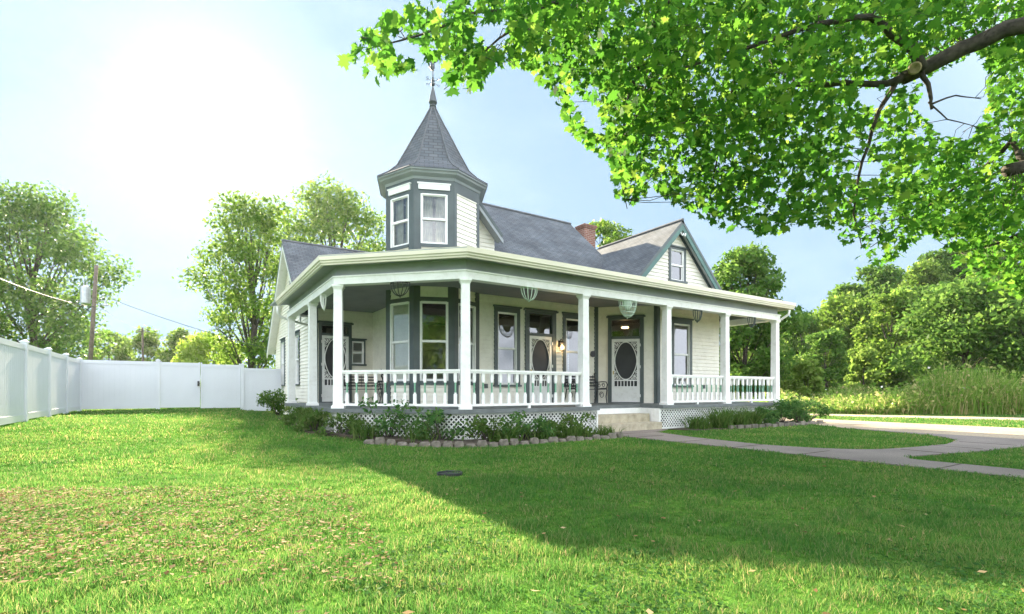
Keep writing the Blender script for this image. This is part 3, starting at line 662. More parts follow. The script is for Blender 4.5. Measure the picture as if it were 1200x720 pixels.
# deck, skirts, steps
deck = [(2.68,17.5),(2.68,11.40),(4.84,9.24),(8.5,9.24),(8.5,10.05),(10.75,10.05),(10.75,9.24),(16.57,9.24),(16.57,14.5),(15.5,14.5),(15.5,11),(12.5,11.0),(11.2,12.4),(6.6,12.4),(5.6,14.2),(5.6,17.5)]
mb = MB(); mb.prism(deck, FL-.085, FL); mb.build('porch_floor', 'deck', H)
def lattice(p0, p1, z0, z1, sp=.105, w=.029):
    F = Frame(p0, p1); mb = MB(); hh = z1-z0; s = sp
    for lay, sg in ((.0, 1), (.006, -1)):
        x = -hh
        while x < F.L+hh:
            # one slat at 45 degrees, clipped to the panel
            A0, A1 = (x, x+hh) if sg > 0 else (x+hh, x)
            lo, hi = 0., 1.
            dx = A1-A0
            t0, t1 = sorted(((0-A0)/dx, (F.L-A0)/dx)); lo, hi = max(lo, t0), min(hi, t1)
            if hi-lo > .02:
                P = [(A0+dx*t, z0+hh*t) for t in (lo, hi)]
                d0, d1 = lay, lay+.006; hw = w*.707
                q = [(P[0][0]-hw, P[0][1]), (P[0][0]+hw, P[0][1]), (P[1][0]+hw, P[1][1]), (P[1][0]-hw, P[1][1])]
                q = [(min(max(a_, 0), F.L), z) for a_, z in q]
                mb.add([F.p(a_, d1, z) for a_, z in q] + [F.p(a_, d0, z) for a_, z in q], [(0,1,2,3),(7,6,5,4),(0,4,5,1),(1,5,6,2),(2,6,7,3),(3,7,4,0)])
            x += s*1.0
    mb.fbox(F, 0, F.L, -.004, .016, z1-.025, z1+.0); mb.fbox(F, 0, F.L, -.004, .016, z0, z0+.03)
    mb.fbox(F, 0, .025, -.004, .017, z0, z1); mb.fbox(F, F.L-.025, F.L, -.004, .017, z0, z1)
    mb.build('lattice_skirt', 'lattice', H)
    b = MB(); b.fquad(F, 0, F.L, -.35, z0, z1); b.build('skirt_shade_sheet', 'dark', H)  # near-black sheet paints in the shade under the porch
for p0, p1 in (((2.78,17.4),(2.78,11.44)),((2.78,11.44),(4.88,9.34)),((4.88,9.34),(6.7,9.34)),((6.72,9.34),(8.5,9.34)),((10.75,9.34),(13.6,9.34)),((13.62,9.34),(16.47,9.34)),((16.47,9.34),(16.47,14.4))): lattice(p0, p1, .02, FL-.09)
mb = MB(); F = Frame((8.5,10.02),(10.75,10.02)); mb.fbox(F, 0, F.L, -.02, .02, .1, FL-.086)
mb.fbox(Frame((10.74,10.0),(10.74,9.34)), 0, .66, -.02, .02, 0, FL-.086); mb.fbox(Frame((8.51,9.34),(8.51,10.0)), 0, .66, -.02, .02, 0, FL-.086); mb.build('step_surround', 'white', H)
mb = MB(); mb.box((8.54,9.62,0),(10.66,9.99,.43)); mb.box((8.54,9.22,0),(10.70,9.618,.215)); mb.build('porch_steps', 'step', H)
# chimney
mb = UMB()
x0, x1, y0, y1, z0, z1 = 14.0, 14.6, 16.15, 16.65, 4.8, 7.86
for (P, q) in (([(x0,y0),(x1,y0)], 0), ([(x1,y0),(x1,y1)], 1), ([(x1,y1),(x0,y1)], 2), ([(x0,y1),(x0,y0)], 3)):
    (a0, b0), (a1, b1) = P; ll = math.hypot(a1-a0, b1-b0); mb.add([(a0,b0,z0),(a1,b1,z0),(a1,b1,z1),(a0,b0,z1)], [(0,1,2,3)], 0, [[(q,0),(q+ll,0),(q+ll,z1-z0),(q,z1-z0)]])
ch = mb.build('chimney', 'brick', H)
mb = UMB()
for (e, za, zb) in ((.03, 7.86, 7.93), (.055, 7.93, 8.0)):
    X0, X1, Y0, Y1 = x0-e, x1+e, y0-e, y1+e
    for P in ([(X0,Y0),(X1,Y0)], [(X1,Y0),(X1,Y1)], [(X1,Y1),(X0,Y1)], [(X0,Y1),(X0,Y0)]):
        (a0, b0), (a1, b1) = P; ll = math.hypot(a1-a0, b1-b0); mb.add([(a0,b0,za),(a1,b1,za),(a1,b1,zb),(a0,b0,zb)], [(0,1,2,3)], 0, [[(0,0),(ll,0),(ll,.075),(0,.075)]])
    mb.add([(X0,Y0,zb),(X1,Y0,zb),(X1,Y1,zb),(X0,Y1,zb)], [(0,1,2,3)], 0, [[(0,0),(1,0),(1,1),(0,1)]])
mb.build('chimney_cap', 'brick', ch)
# porch lantern beside the left front door
lx = a(FF, 9.63); mb = MB(); mb.fbox(FF, lx-.04, lx+.04, .018, .045, 2.38, 2.58)
mb.tube([FF.p(lx,.04,2.54), FF.p(lx,.10,2.62), FF.p(lx,.16,2.60), FF.p(lx,.16,2.54)], .012, 6)
for sx in (-1, 1):
    for sd in (-1, 1): mb.tube([FF.p(lx+sx*.06,.16+sd*.06,2.50), FF.p(lx+sx*.05,.16+sd*.05,2.26)], .007, 4)
q = FF.p(lx,.16,0); mb.lathe((q[0],q[1],2.50), [(.10,0),(.09,.015),(.02,.06),(.0,.08)], 4, rot=R_(45)); mb.lathe((q[0],q[1],2.235), [(.03,0),(.075,.02),(.075,.03)], 4, rot=R_(45))
la = mb.build('wall_lantern', 'iron', H)
mb = MB(); mb.lathe((q[0],q[1],2.29), [(.015,0),(.035,.05),(.035,.10),(.012,.15)], 10); mb.build('bulb', 'bulb', la)
pl = bpy.data.lights.new('lantern_light', 'POINT'); pl.energy = 1.2; pl.color = (1,.66,.32); pl.shadow_soft_size = .05; po = bpy.data.objects.new('lantern_light', pl); COL.objects.link(po); po.location = (q[0], q[1]-.02, 2.62-.02+.0)
po.location = FF.p(lx, .26, 2.36); po.parent = None
# small lamp that shines in the right-hand transom
mb = MB(); qq = FC.p(FC.L*.5-.02, -.25, 3.08); mb.lathe(qq, [(.02,-.03),(.10,-.015),(.12,.01),(.10,.03),(.02,.035)], 14); mb.build('hall_lamp', 'bulb', H, smooth=True)
# round plaque near the corner
F = FF; qx = a(FF, 10.98); mb = MB(); mb.tube([F.p(qx,.018,2.22), F.p(qx,.05,2.22)], .10, 16); mb.build('doorbell_plate', 'iron', H)
# electric boxes at low level on the front walls
for F, ax in ((FF, a(FF,7.05)), (FD, a(FD,14.75))):
    mb = MB(); mb.fbox(F, ax-.05, ax+.05, .016, .05, 1.12, 1.24); mb.build('outlet_box', 'trim', H)

# ------------------------------------------------------------------ things on the porch
bench = thing('garden_bench', '', 'bench', (0,0,0), 'iron porch benches')
def bench_parts(L=1.25):
    mb = MB()
    for k in range(5): mb.box((-L/2, -.20+k*.085, .42), (L/2, -.14+k*.085, .44))
    mb.build('seat', 'iron', bench)
    mb = MB()
    for k in range(4): mb.box((-L/2, .235+k*.022, .52+k*.095), (L/2, .255+k*.022, .565+k*.095))
    for k in range(6): mb.tube([(-L/2+L*(k+.5)/6, .24, .5), (-L/2+L*(k+.5)/6, .31, .88)], .008, 5)
    mb.build('backrest', 'iron', bench)
    for sx in (-1, 1):
        mb = MB(); x = sx*L/2
        mb.tube([(x,-.24,0),(x,-.20,.2),(x,-.24,.40),(x,-.20,.46),(x,.0,.46),(x,.2,.43),(x,.25,.2),(x,.33,0)], .017, 6)
        mb.tube([(x,.22,.43),(x,.27,.65),(x,.34,.92),(x,.31,.97),(x,.28,.93)], .016, 6)
        mb.tube([(x,-.22,.46),(x,-.26,.58),(x,-.2,.66),(x,-.05,.67),(x,.15,.66),(x,.27,.64)], .015, 6)
        for (cy, cz, r) in ((-.08,.56,.075),(.12,.55,.07),(.0,.25,.11)): mb.tube([(x, cy+r*math.cos(q*.63)*(1-q*.04), cz+r*math.sin(q*.63)*(1-q*.04)) for q in range(14)], .009, 5)
        mb.build('end_frame', 'iron', bench)
bench_parts()
bench.location = (4.72, 16.2, FL+.002); bench.rotation_euler = (0,0,R_(0))
bench['label'] = 'black iron bench standing under the small square window behind the chamfered railing'
b2 = copy_tree(bench); b2.location = (10.42, 11.93, FL+.002); b2.rotation_euler = (0,0,0)
b2['label'] = 'black slatted iron bench left of the screen door above the steps'
# iron plant stand by the bay
st = thing('plant_stand', 'tall black wrought iron scroll plant stand on the porch beside the corner bay', 'plant stand', (4.55, 12.35, FL))
mb = MB()
bx, by = 4.05, 12.05
st.location = (bx, by, FL); WL[st.name] = Vector((bx, by, FL))
for q in range(3):
    t = q*2*math.pi/3; d = Vector((math.cos(t), math.sin(t), 0)); cc = Vector((bx, by, FL))
    mb = MB(); mb.tube([cc+d*.16, cc+d*.10+Vector((0,0,.12)), cc+d*.05+Vector((0,0,.35)), cc+d*.10+Vector((0,0,.55)), cc+d*.13+Vector((0,0,.60))], .011, 6); mb.build('leg', 'iron', st)
mb = MB(); mb.lathe((bx,by,FL+.60), [(.13,0),(.15,.015),(.15,.03)], 16)
mb.build('tray', 'iron', st)
mb = MB(); 
for q in range(7): mb.tube([(bx,by,FL+.62),(bx+.05*math.cos(q),by+.05*math.sin(q),FL+.75),(bx+.10*math.cos(q*2),by+.1*math.sin(q*2),FL+.86+.03*(q%3))], [.012,.01,.002], 5)
mb.build('ornament', 'iron', st)
# half-round wire baskets hanging from the porch beam, one in every bay
def basket(x, y, rot, r, h, mat, label, liner):
    o = thing('hanging_basket', label, 'hanging basket', (x, y, 3.36), 'half-round baskets under the porch beam')
    e = Vector((math.cos(rot), math.sin(rot), 0)); n = Vector((e.y, -e.x, 0)); c = Vector((x, y, 3.355)); mb = MB()
    pt = lambda s, t: c + e*(r*math.cos(s)*math.cos(t)) + n*(r*.55*math.sin(s)*math.cos(t)) - Vector((0,0,h*math.sin(t)))
    nr = 13 if liner else 7
    for k in range(nr): s = math.pi*k/(nr-1); mb.tube([pt(s, R_(90)*q/9) for q in range(10)], .008 if liner else .011, 5)
    for t in ((0, .35, .75, 1.1) if liner else (0,)): mb.tube([pt(math.pi*k/16, t) for k in range(17)], .009, 5)
    mb.tube([c-e*r, c+e*r], .012, 6); mb.build('wire_frame', mat, o)
    mb = MB(); mb.lathe(tuple(c-Vector((0,0,h))), [(.004,-.04),(.016,-.02),(.010,.01)], 8); mb.build('drop', mat, o)
    if liner:
        mb = MB(); vs = [tuple(c + (pt(math.pi*k/10, R_(90)*q/6) - c)*.55) for q in range(7) for k in range(11)]
        mb.add(vs, [(q*11+k, q*11+k+1, (q+1)*11+k+1, (q+1)*11+k) for q in range(6) for k in range(10)]); mb.build('liner', 'mintwire', o, smooth=True)
    return o
basket(2.85,12.8,R_(-90),.16,.34,'white','white half-round basket hanging under the side porch beam by the left screen door',False)
basket(3.88,10.44,R_(-45),.22,.28,'iron','dark half-round wire basket hanging in front of the corner bay windows',False)
basket(6.52,9.41,0,.215,.28,'mintwire','pale ribbed half-round basket hanging above the railing left of the lit lantern',False)
basket(9.6,9.41,0,.30,.42,'mintwire','large mint-lined half-round basket hanging above the porch steps',True)
basket(12.4,9.41,0,.18,.32,'trim','small dark half-round wire basket hanging in front of the window right of the steps',False)
basket(15.05,9.41,0,.19,.30,'trim','small dark half-round wire basket hanging in the last bay at the open right end',False)

# ------------------------------------------------------------------ fences
def fence_post(mb, x, y, h, z): 
    mb.box((x-.063,y-.063,z-.05),(x+.063,y+.063,z+h)); mb.box((x-.078,y-.078,z+h),(x+.078,y+.078,z+h+.025))
    mb.add([(x-.068,y-.068,z+h+.025),(x+.068,y-.068,z+h+.025),(x+.068,y+.068,z+h+.025),(x-.068,y+.068,z+h+.025),(x,y,z+h+.07)], [(0,1,4),(1,2,4),(2,3,4),(3,0,4)])
def fence_panel(p0, p1, parent, name, h=1.80, gap=.05):
    F = Frame(p0, p1); z = (tz(*p0)+tz(*p1))/2; mb = MB(); a0, a1 = .063, F.L-.063; n = max(3, round((a1-a0)/.15))
    for k in range(n):
        x0 = a0+(a1-a0)*k/n; x1 = a0+(a1-a0)*(k+1)/n; mb.fbox(F, x0+.007, x1-.007, -.013, .013, z+gap+.12, z+h-.1)
    mb.fbox(F, a0, a1, -.007, .007, z+gap+.12, z+h-.1)
    po = mb.build(name, 'vinyl', parent)
    r = MB(); r.fbox(F, a0, a1, -.026, .026, z+h-.12, z+h-.0); r.build('top_rail', 'vinyl', po)
    r = MB(); r.fbox(F, a0, a1, -.026, .026, z+gap, z+gap+.15); r.build('bottom_rail', 'vinyl', po)
    return po
fu = -3.1
f1 = thing('vinyl_fence', 'white vinyl privacy fence running along the left edge of the lawn', 'fence', (fu, 17, 0))
vs_ = [8.6,11.05,13.5,15.95,18.4,20.85,23.3]
for v in vs_: mb = MB(); fence_post(mb, fu, v, 1.83, tz(fu, v)); mb.build('post', 'vinyl', f1)
for v0, v1 in zip(vs_, vs_[1:]): fence_panel((fu, v0), (fu, v1), f1, 'panel')
f2 = thing('vinyl_fence', 'white vinyl privacy fence across the back of the lawn, left of the double gate', 'fence', (-2, 23.3, 0))
fence_panel((fu, 23.3), (-.83, 23.3), f2, 'panel'); mb = MB(); fence_post(mb, -.83, 23.3, 1.83, tz(-.83,23.3)); mb.build('post', 'vinyl', f2)
f3 = thing('vinyl_fence', 'short white vinyl fence panel between the gate and the house wall', 'fence', (2.7, 23.3, 0))
mb = MB(); fence_post(mb, 1.98, 23.3, 1.83, tz(1.98,23.3)); mb.build('post', 'vinyl', f3); fence_panel((1.98,23.3),(3.5,23.3), f3, 'panel')
gt = thing('double_gate', 'white vinyl double gate in the back fence with a dark latch', 'gate', (.5, 23.3, 0))
for p0, p1 in (((-.825,23.29),(.585,23.29)), ((.475,23.29),(1.975,23.29))):
    lf = fence_panel(p0, p1, gt, 'gate_leaf', 1.78, .06); F = Frame(p0, p1); z = tz(*p0); mb = MB()
    mb.fbox(F, .065, .115, -.03, .03, z+.06, z+1.80); mb.build('stile', 'vinyl', lf); mb = MB(); mb.fbox(F, F.L-.115, F.L-.065, -.03, .03, z+.06, z+1.80); mb.build('stile', 'vinyl', lf)
mb = MB(); z = tz(.5,23.3); mb.box((.43,23.20,z+.88),(.50,23.25,z+1.08)); mb.tube([(.45,23.2,z+.98),(.45,23.15,z+.98),(.52,23.15,z+.98)], .012, 6); mb.build('latch', 'iron', gt)

# ------------------------------------------------------------------ utility poles and wires
base = at(103, 430, 37); base.z = tz(base.x, base.y); top = at(113, 311, 37)
up = thing('utility_pole', 'leaning wooden utility pole with a grey transformer can and a lamp behind the fence', 'utility pole', tuple(base))
mb = MB(); mb.tube([base, base.lerp(top, .5), top], [.155,.135,.11], 10); mb.build('pole', 'pole', up, smooth=True)
ax = Vector((CY,-SY,0)); kf = at(100, 346, 37)
mb = MB(); mb.lathe((kf.x,kf.y,kf.z-.62), [(.26,0),(.30,.03),(.30,1.15),(.26,1.25),(.1,1.3)], 14); 
for s in (-.12,.12): mb.lathe((kf.x+ax.x*s,kf.y+ax.y*s,kf.z+.66), [(.05,0),(.03,.05),(.05,.1),(.03,.15),(.05,.2),(.02,.3)], 8)
tr_ = mb.build('transformer', 'steel', up, smooth=False)
mb = MB(); 
for zz in (-.3,.4): mb.tube([kf+Vector((0,0,zz)), kf+ax*.62+Vector((0,0,zz))], .03, 6)
mb.build('bracket', 'steel', up)
mb = MB(); a0_ = at(111,354,37); mb.tube([a0_, a0_+ax*.35+Vector((0,0,.12)), a0_+ax*.62+Vector((0,0,.12)), a0_+ax*.72], .025, 6)
mb.lathe(tuple(a0_+ax*.78+Vector((0,0,-.28))), [(.20,0),(.17,.08),(.10,.16),(.07,.32),(.05,.42)], 10, closed=False); mb.build('lamp_arm', 'steel', up)
p2 = at(168, 420, 70); p2.z = 0; t2 = at(167, 384, 70)
o = thing('utility_pole', 'small distant utility pole showing above the gate in front of the far trees', 'utility pole', tuple(p2)); mb = MB(); mb.tube([p2, t2], [.16,.12], 8); mb.build('pole', 'pole', o)
mb = MB(); mb.tube([t2-ax*.9-Vector((0,0,.5)), t2+ax*.9-Vector((0,0,.5))], .06, 6); mb.build('crossarm', 'pole', o)
def cable(A, B, sag, r, label, name='power_line'):
    A, B = Vector(A), Vector(B); mb = MB(); mb.tube([A.lerp(B, k/16) - Vector((0,0,sag*4*(k/16)*(1-k/16))) for k in range(17)], r, 5); tag(mb.build(name, 'wire'), label, 'power line')
cable(at(-60,300,22), at(112,360,37), .35, .028, 'thick cable sagging from the left edge to the leaning pole')
cable(at(112,343,37), at(345,416,30), .3, .016, 'thin cable running right from the leaning pole down towards the house')
cable(at(108,352,37), at(167,386,70), .4, .02, 'faint cable between the leaning pole and the distant pole')

# ------------------------------------------------------------------ leaves and trees
def cards(C, size, up_bias=.0, aspect=.62, jit=.35, shape='leaf', outward=None):
    """leaf blades (folded diamonds) at points C; returns V, F4"""
    n = len(C); d = rng.normal(size=(n,3)); d /= np.linalg.norm(d, axis=1)[:,None]
    if outward is not None: d = d*.8 + outward*.5; d[:,2] -= .25; d /= np.linalg.norm(d, axis=1)[:,None]
    r = rng.normal(size=(n,3)); r[:,2] += up_bias; s = np.cross(d, r); s /= np.maximum(np.linalg.norm(s, axis=1), 1e-6)[:,None]
    nn = np.cross(s, d)
    L = (size*(1+jit*rng.normal(size=n)).clip(.45, 1.9))[:,None]; W = L*aspect
    V = np.stack([C-d*L*.5, C+s*W*.5+nn*L*.10, C+d*L*.5, C-s*W*.5+nn*L*.10], 1).reshape(-1,3)
    F = np.arange(4*n, dtype=np.int32).reshape(n,4)
    return V, F
def blob_points(n, clumps):
    """points in a shell-weighted cloud of clumps [(centre, radii)]"""
    vol = np.array([c[1][0]*c[1][1]*c[1][2] for c in clumps])**.72; k = rng.choice(len(clumps), n, p=vol/vol.sum())
    C = np.array([c[0] for c in clumps], float)[k]; Rr = np.array([c[1] for c in clumps], float)[k]
    d = rng.normal(size=(n,3)); d /= np.linalg.norm(d, axis=1)[:,None]
    rad = rng.random(n)**(1/2.2); rad = rad*(1+.10*rng.normal(size=n))
    return C + d*Rr*rad[:,None], d
M['lf_tree'] = leaf_mat('tree_leaf', [(0,(.055,.12,.018)),(.5,(.10,.185,.027)),(1,(.17,.25,.05))], .52, 1.55)
M['lf_dark'] = leaf_mat('dark_tree_leaf', [(0,(.045,.11,.02)),(.5,(.08,.165,.03)),(1,(.13,.22,.045))], .5, 1.5)
M['lf_pale'] = leaf_mat('pale_tree_leaf', [(0,(.09,.16,.03)),(.5,(.14,.23,.04)),(1,(.21,.29,.07))], .5, 1.4)
M['lf_maple'] = leaf_mat('maple_leaf', [(0,(.028,.10,.014)),(.4,(.05,.16,.017)),(.78,(.085,.215,.022)),(1,(.145,.25,.035))], .58, 1.55, .7)
M['lf_bush'] = leaf_mat('bush_leaf', [(0,(.04,.11,.03)),(.6,(.075,.17,.045)),(1,(.13,.22,.06))], .45, 1.3)
M['lf_blade'] = leaf_mat('strap_leaf', [(0,(.05,.11,.02)),(.6,(.085,.16,.035)),(1,(.15,.20,.06))], .45, 1.3)
M['lf_weed'] = leaf_mat('weed_leaf', [(0,(.09,.19,.03)),(.5,(.17,.29,.05)),(.8,(.30,.34,.11)),(1,(.46,.36,.19))], .5, 1.4)
M['lf_lime'] = leaf_mat('lime_leaf', [(0,(.16,.27,.03)),(.5,(.23,.34,.04)),(1,(.30,.40,.07))], .55, 1.4)
M['lf_red'] = leaf_mat('sprout_leaf', [(0,(.16,.10,.03)),(1,(.28,.17,.05))], .4, 1.2)

def tree_shape(h, cr, n_clump, leaf, n, seed, low=.25, lean=0., rough=1., trunk_r=None, openness=.0):
    """returns (trunk MB, V, F) around the origin"""
    rs = random.Random(seed); tb = MB(); tr = trunk_r or h*.018
    pts = [Vector((lean*h*t*t*.3 + rs.uniform(-.02,.02)*h*t, rs.uniform(-.02,.02)*h*t, h*t*.88)) for t in (0,.1,.25,.42,.6,.8,1)]
    tb.tube([pts[0]-Vector((0,0,.15))]+pts, [tr*1.5, tr*1.35, tr, tr*.86, tr*.68, tr*.45, tr*.25, tr*.08], 9)
    clumps = []
    for k in range(n_clump):
        t = low + (1-low)*((k+.5)/n_clump)**.9; zc = h*t*.94
        prof = math.sin(math.pi*min(1, (t-low*.75)/(1.04-low*.75))**.85)**.7      # fuller in the middle
        a = k*2.399 + rs.uniform(-.5,.5); rad = cr*prof*rs.uniform(.35,.82)*rough
        cx, cy = rad*math.cos(a)+lean*h*.15*t, rad*math.sin(a); q = cr*rs.uniform(.26,.44)*(1 - openness*.35)
        clumps.append(((cx, cy, zc), (q, q, q*rs.uniform(.55,.8))))
        i = min(5, max(1, int(t*6*.75))); p0 = pts[i]; c = Vector((cx, cy, zc-q*.2)); m = p0.lerp(c, .5) + Vector((0,0,-.05*h*.3))
        tb.tube([p0, m, c], [tr*.32, tr*.2, tr*.05], 5)
        for _ in range(3):
            e = c + Vector((rs.uniform(-1,1), rs.uniform(-1,1), rs.uniform(-.4,.9)))*q*.9; tb.tube([m.lerp(c,.6), e], [tr*.09, tr*.02], 4)
    P, d = blob_points(n, clumps); V, F = cards(P, leaf, .3, outward=d); return tb, V, F
def plant_tree(name, x, y, z, shape, mat, label, group=None, scale=1., rot=0., cat='tree'):
    tb, V, F = shape; o = thing(name, label, cat, (x, y, z), group); o.scale = (scale,)*3; o.rotation_euler = (0,0,rot)
    t = tb.build('trunk', 'bark', None, smooth=True); t.parent = o
    c = np_mesh('crown', V, [F], M[mat]); c.parent = o
    return o
def tree_at(px, Y, ptop, cr_px, nclump, leaf, n, seed, mat, label, name='broadleaf_tree', group=None, **k):
    p = at(px, 458, Y); z = tz(p.x, p.y) - .1; h = (458-ptop)/596*Y + CAMZ - z; cr = cr_px/596*Y
    return plant_tree(name, p.x, p.y, z, tree_shape(h, cr, nclump, leaf, n, seed, **k), mat, label, group)
tree_at(40, 48, 216, 92, 36, .32, 21000, 3, 'lf_dark', 'tall dense tree beyond the left fence at the edge of the lawn', low=.12)
tree_at(-75, 44, 240, 70, 24, .36, 8000, 5, 'lf_tree', 'tree cut by the left edge beside the tall dense tree', low=.12)
tree_at(296, 36, 222, 72, 36, .22, 15000, 8, 'lf_tree', 'tall airy tree standing behind the white gate, left of the house', low=.2, openness=.4)
tree_at(392, 66, 212, 92, 42, .40, 18000, 12, 'lf_tree', 'open thin-leaved tree rising behind the left wing roof next to the turret', low=.25, openness=.6)
tree_at(250, 62, 391, 46, 18, .42, 6000, 14, 'lf_lime', 'bright yellow-green bushy tree low beyond the white gate', low=.08)
for px, pt, cr, lab, sd in ((128,386,34,'left of the three low trees beyond the gate, next to the leaning pole',21),(172,388,34,'middle one of the three low trees beyond the gate, behind the distant pole',22),(212,384,30,'right of the three low trees beyond the gate, next to the bright bushy tree',23)):
    tree_at(px, 78, pt, cr, 16, .5, 3200, sd, 'lf_tree', lab, low=.1)
tree_at(706, 46, 250, 58, 22, .34, 5500, 31, 'lf_tree', 'tree whose top shows above the roof behind the brick chimney', low=.45, openness=.7)
tree_at(872, 32, 286, 62, 32, .26, 14000, 33, 'lf_dark', 'full round tree close behind the right end of the porch', low=.06)
# wooded hillside at the right
shapes = [tree_shape(11, 4.2, 26, .46, 5200, 41, low=.08), tree_shape(12.5, 4.0, 26, .5, 5200, 42, low=.06), tree_shape(9.5, 4.6, 24, .46, 5000, 43, low=.06)]
protos = []
for k, (sh, mt) in enumerate(zip(shapes, ('lf_tree', 'lf_dark', 'lf_pale'))):
    protos.append(None)
hill_lab = 'leafy tree in the dense wood covering the hillside at the right'
spots = []
rs = random.Random(5)
for row, (Y, x0, x1, stp) in enumerate(((62,890,1290,44),(76,900,1260,34),(92,870,1280,30),(108,850,1300,28))):
    x = x0
    while x < x1: spots.append((x+rs.uniform(-9,9), Y+rs.uniform(-4,4))); x += stp
for i, (px, Y) in enumerate(spots):
    p = at(px, 458, Y); z = tz(p.x, p.y)-.2; k = rs.choice((0,0,1,1,2)); sc = rs.uniform(.78,1.1)
    if protos[k] is None:
        o = plant_tree('broadleaf_tree', p.x, p.y, z, shapes[k], ('lf_tree','lf_dark','lf_pale')[k], hill_lab, 'trees of the wooded hillside', sc, rs.uniform(0,6.28)); protos[k] = o
    else:
        o = copy_tree(protos[k]); o.location = (p.x,p.y,z); o.scale = (sc, sc, sc*rs.uniform(.9,1.15)); o.rotation_euler = (0,0,rs.uniform(0,6.28))
for i, (px, Y) in enumerate(((905,52),(935,56),(968,50),(1000,57),(1030,60),(1075,54),(1100,58),(1160,55),(1200,58))):
    p = at(px, 458, Y); o = copy_tree(protos[(0,2,1)[i%3]]); sc = rs.uniform(.42,.62); o.location = (p.x,p.y,tz(p.x,p.y)-.2); o.scale = (sc*1.15, sc*1.15, sc); o.rotation_euler = (0,0,rs.uniform(0,6))
tree_at(1130, 44, 328, 74, 34, .36, 14000, 51, 'lf_dark', 'big dark tree in front of the wooded hill beyond the weeds', low=.05)
tree_at(1215, 40, 320, 66, 26, .36, 9000, 53, 'lf_dark', 'dark tree cut by the right edge beside the big dark tree', low=.05)
tree_at(1045, 52, 340, 42, 24, .36, 7000, 55, 'lf_tree', 'rounded mid-green tree left of the big dark tree beyond the weeds', low=.05)
tree_at(946, 30, 420, 24, 14, .2, 3200, 57, 'lf_pale', 'low bright bush rising from the weeds right of the porch', name='bush', low=.05)
tree_at(1012, 34, 408, 22, 14, .24, 3000, 58, 'lf_pale', 'yellow-green sapling standing in the weeds before the wooded hill', low=.05)

for i, (px, Y, sc) in enumerate(((100,-24,1.0),(420,-30,1.15),(760,-26,.95),(1150,-32,1.2),(-350,-30,1.1))):
    o = copy_tree(protos[i%3]); X = (px-600)/596*-Y; o.location = (X*CY+Y*SY, -X*SY+Y*CY, -.2); o.scale = (sc,)*3; o.rotation_euler = (0,0,i*1.3)
    o['label'] = 'leafy tree across the road behind the viewpoint, mirrored in the porch windows'; o['group'] = 'trees mirrored in the porch windows'
# tall weeds of the meadow
def blades(P, h, w, lean=.5, curve=.5):
    """grass blades: base pair, mid pair, tip; returns V (n*5,3), quads, tris"""
    n = len(P); a = rng.random(n)*2*np.pi; s = np.stack([np.cos(a), np.sin(a), np.zeros(n)], 1); b = rng.random(n)*2*np.pi
    dv = np.stack([np.cos(b), np.sin(b), np.zeros(n)], 1)*(lean*rng.random(n)*h)[:,None]
    up = np.array([0,0,1.]); hh = h[:,None]; ww = w[:,None]
    m = P + up*hh*.55 + dv*.35; t = P + up*hh*(1-.18*curve*rng.random(n)[:,None]) + dv
    V = np.stack([P-s*ww*.5, P+s*ww*.5, m+s*ww*.42, m-s*ww*.42, t], 1).reshape(-1,3)
    i = np.arange(n, dtype=np.int32)[:,None]*5
    return V, i+np.array([0,1,2,3], np.int32), i+np.array([3,2,4], np.int32)
n = 60000
Yc = 22 + 20*rng.random(n)**1.3; X = Yc*(.40 + .75*rng.random(n)); wx = X*CY+Yc*SY; wy = -X*SY+Yc*CY
lane_x = np.interp(wy, [-8,4.5,8.6,12,24], [31,28.2,25.6,23.9,23.6])+.6
ok = (wx > lane_x); wx, wy, Yc = wx[ok], wy[ok], Yc[ok]
cl = .5+.5*np.sin(wx*1.1+2*np.sin(wy*.7))*np.cos(wy*.9)
cl = .55*cl + .45*(.5+.5*np.sin(wx*.37+1)*np.sin(wy*.41+np.sin(wx*.5)))
mound = np.zeros(len(wx))
for _ in range(46):
    my = rng.uniform(-4, 26); mx = np.interp(my, [-8,4.5,8.6,12,24], [31,28.2,25.6,23.9,23.6]) + 1.2 + 9*rng.random()**1.5; mw = rng.uniform(.5,1.5)
    mound += rng.uniform(.3,1.0)*np.exp(-((wx-mx)**2+(wy-my)**2)/mw**2)
for my, mx, mw, mh in ((8.6,30.6,1.8,1.1),(7.4,31.8,1.6,1.0),(10.2,29.0,1.4,.8),(14.5,27.0,1.3,.7)): mound += mh*np.exp(-((wx-mx)**2+(wy-my)**2)/mw**2)
hh = (1+1.1*mound)*(.35 + .8*rng.random(len(wx)))*(.26+.62*cl)*(.45+.55*ss(wx-np.interp(wy, [-8,4.5,8.6,12,24], [31,28.2,25.6,23.9,23.6])-.6, 0, 2.2))
V, Q, T = blades(np.stack([wx, wy, terrain(wx, wy)], 1), hh, .02+.03*rng.random(len(wx)), .5)
o = np_mesh('tall_weeds', V, [Q, T], M['lf_weed']); o['kind'] = 'stuff'; o['label'] = 'tall sunlit weeds and wild grass beyond the gravel lane'
Pm = np.stack([wx, wy, terrain(wx, wy) + hh*rng.random(len(wx))**.7], 1)[::1]
V, F = cards(Pm, .15, .4); o = np_mesh('weed_leaves', V, [F], M['lf_weed']); o['kind'] = 'stuff'; o['label'] = 'loose leaves of the tall weeds'
k = 260; s = rng.integers(0, len(wx), k); V, F = cards(np.stack([wx[s], wy[s], terrain(wx[s], wy[s])+hh[s]*1.0], 1), .11, .5, .9)
M['flower'] = paint('white_flower', (.75, .75, .68), .7)
o = np_mesh('wild_flowers', V, [F], M['flower']); o['kind'] = 'stuff'; o['label'] = 'white wild flowers among the weeds'

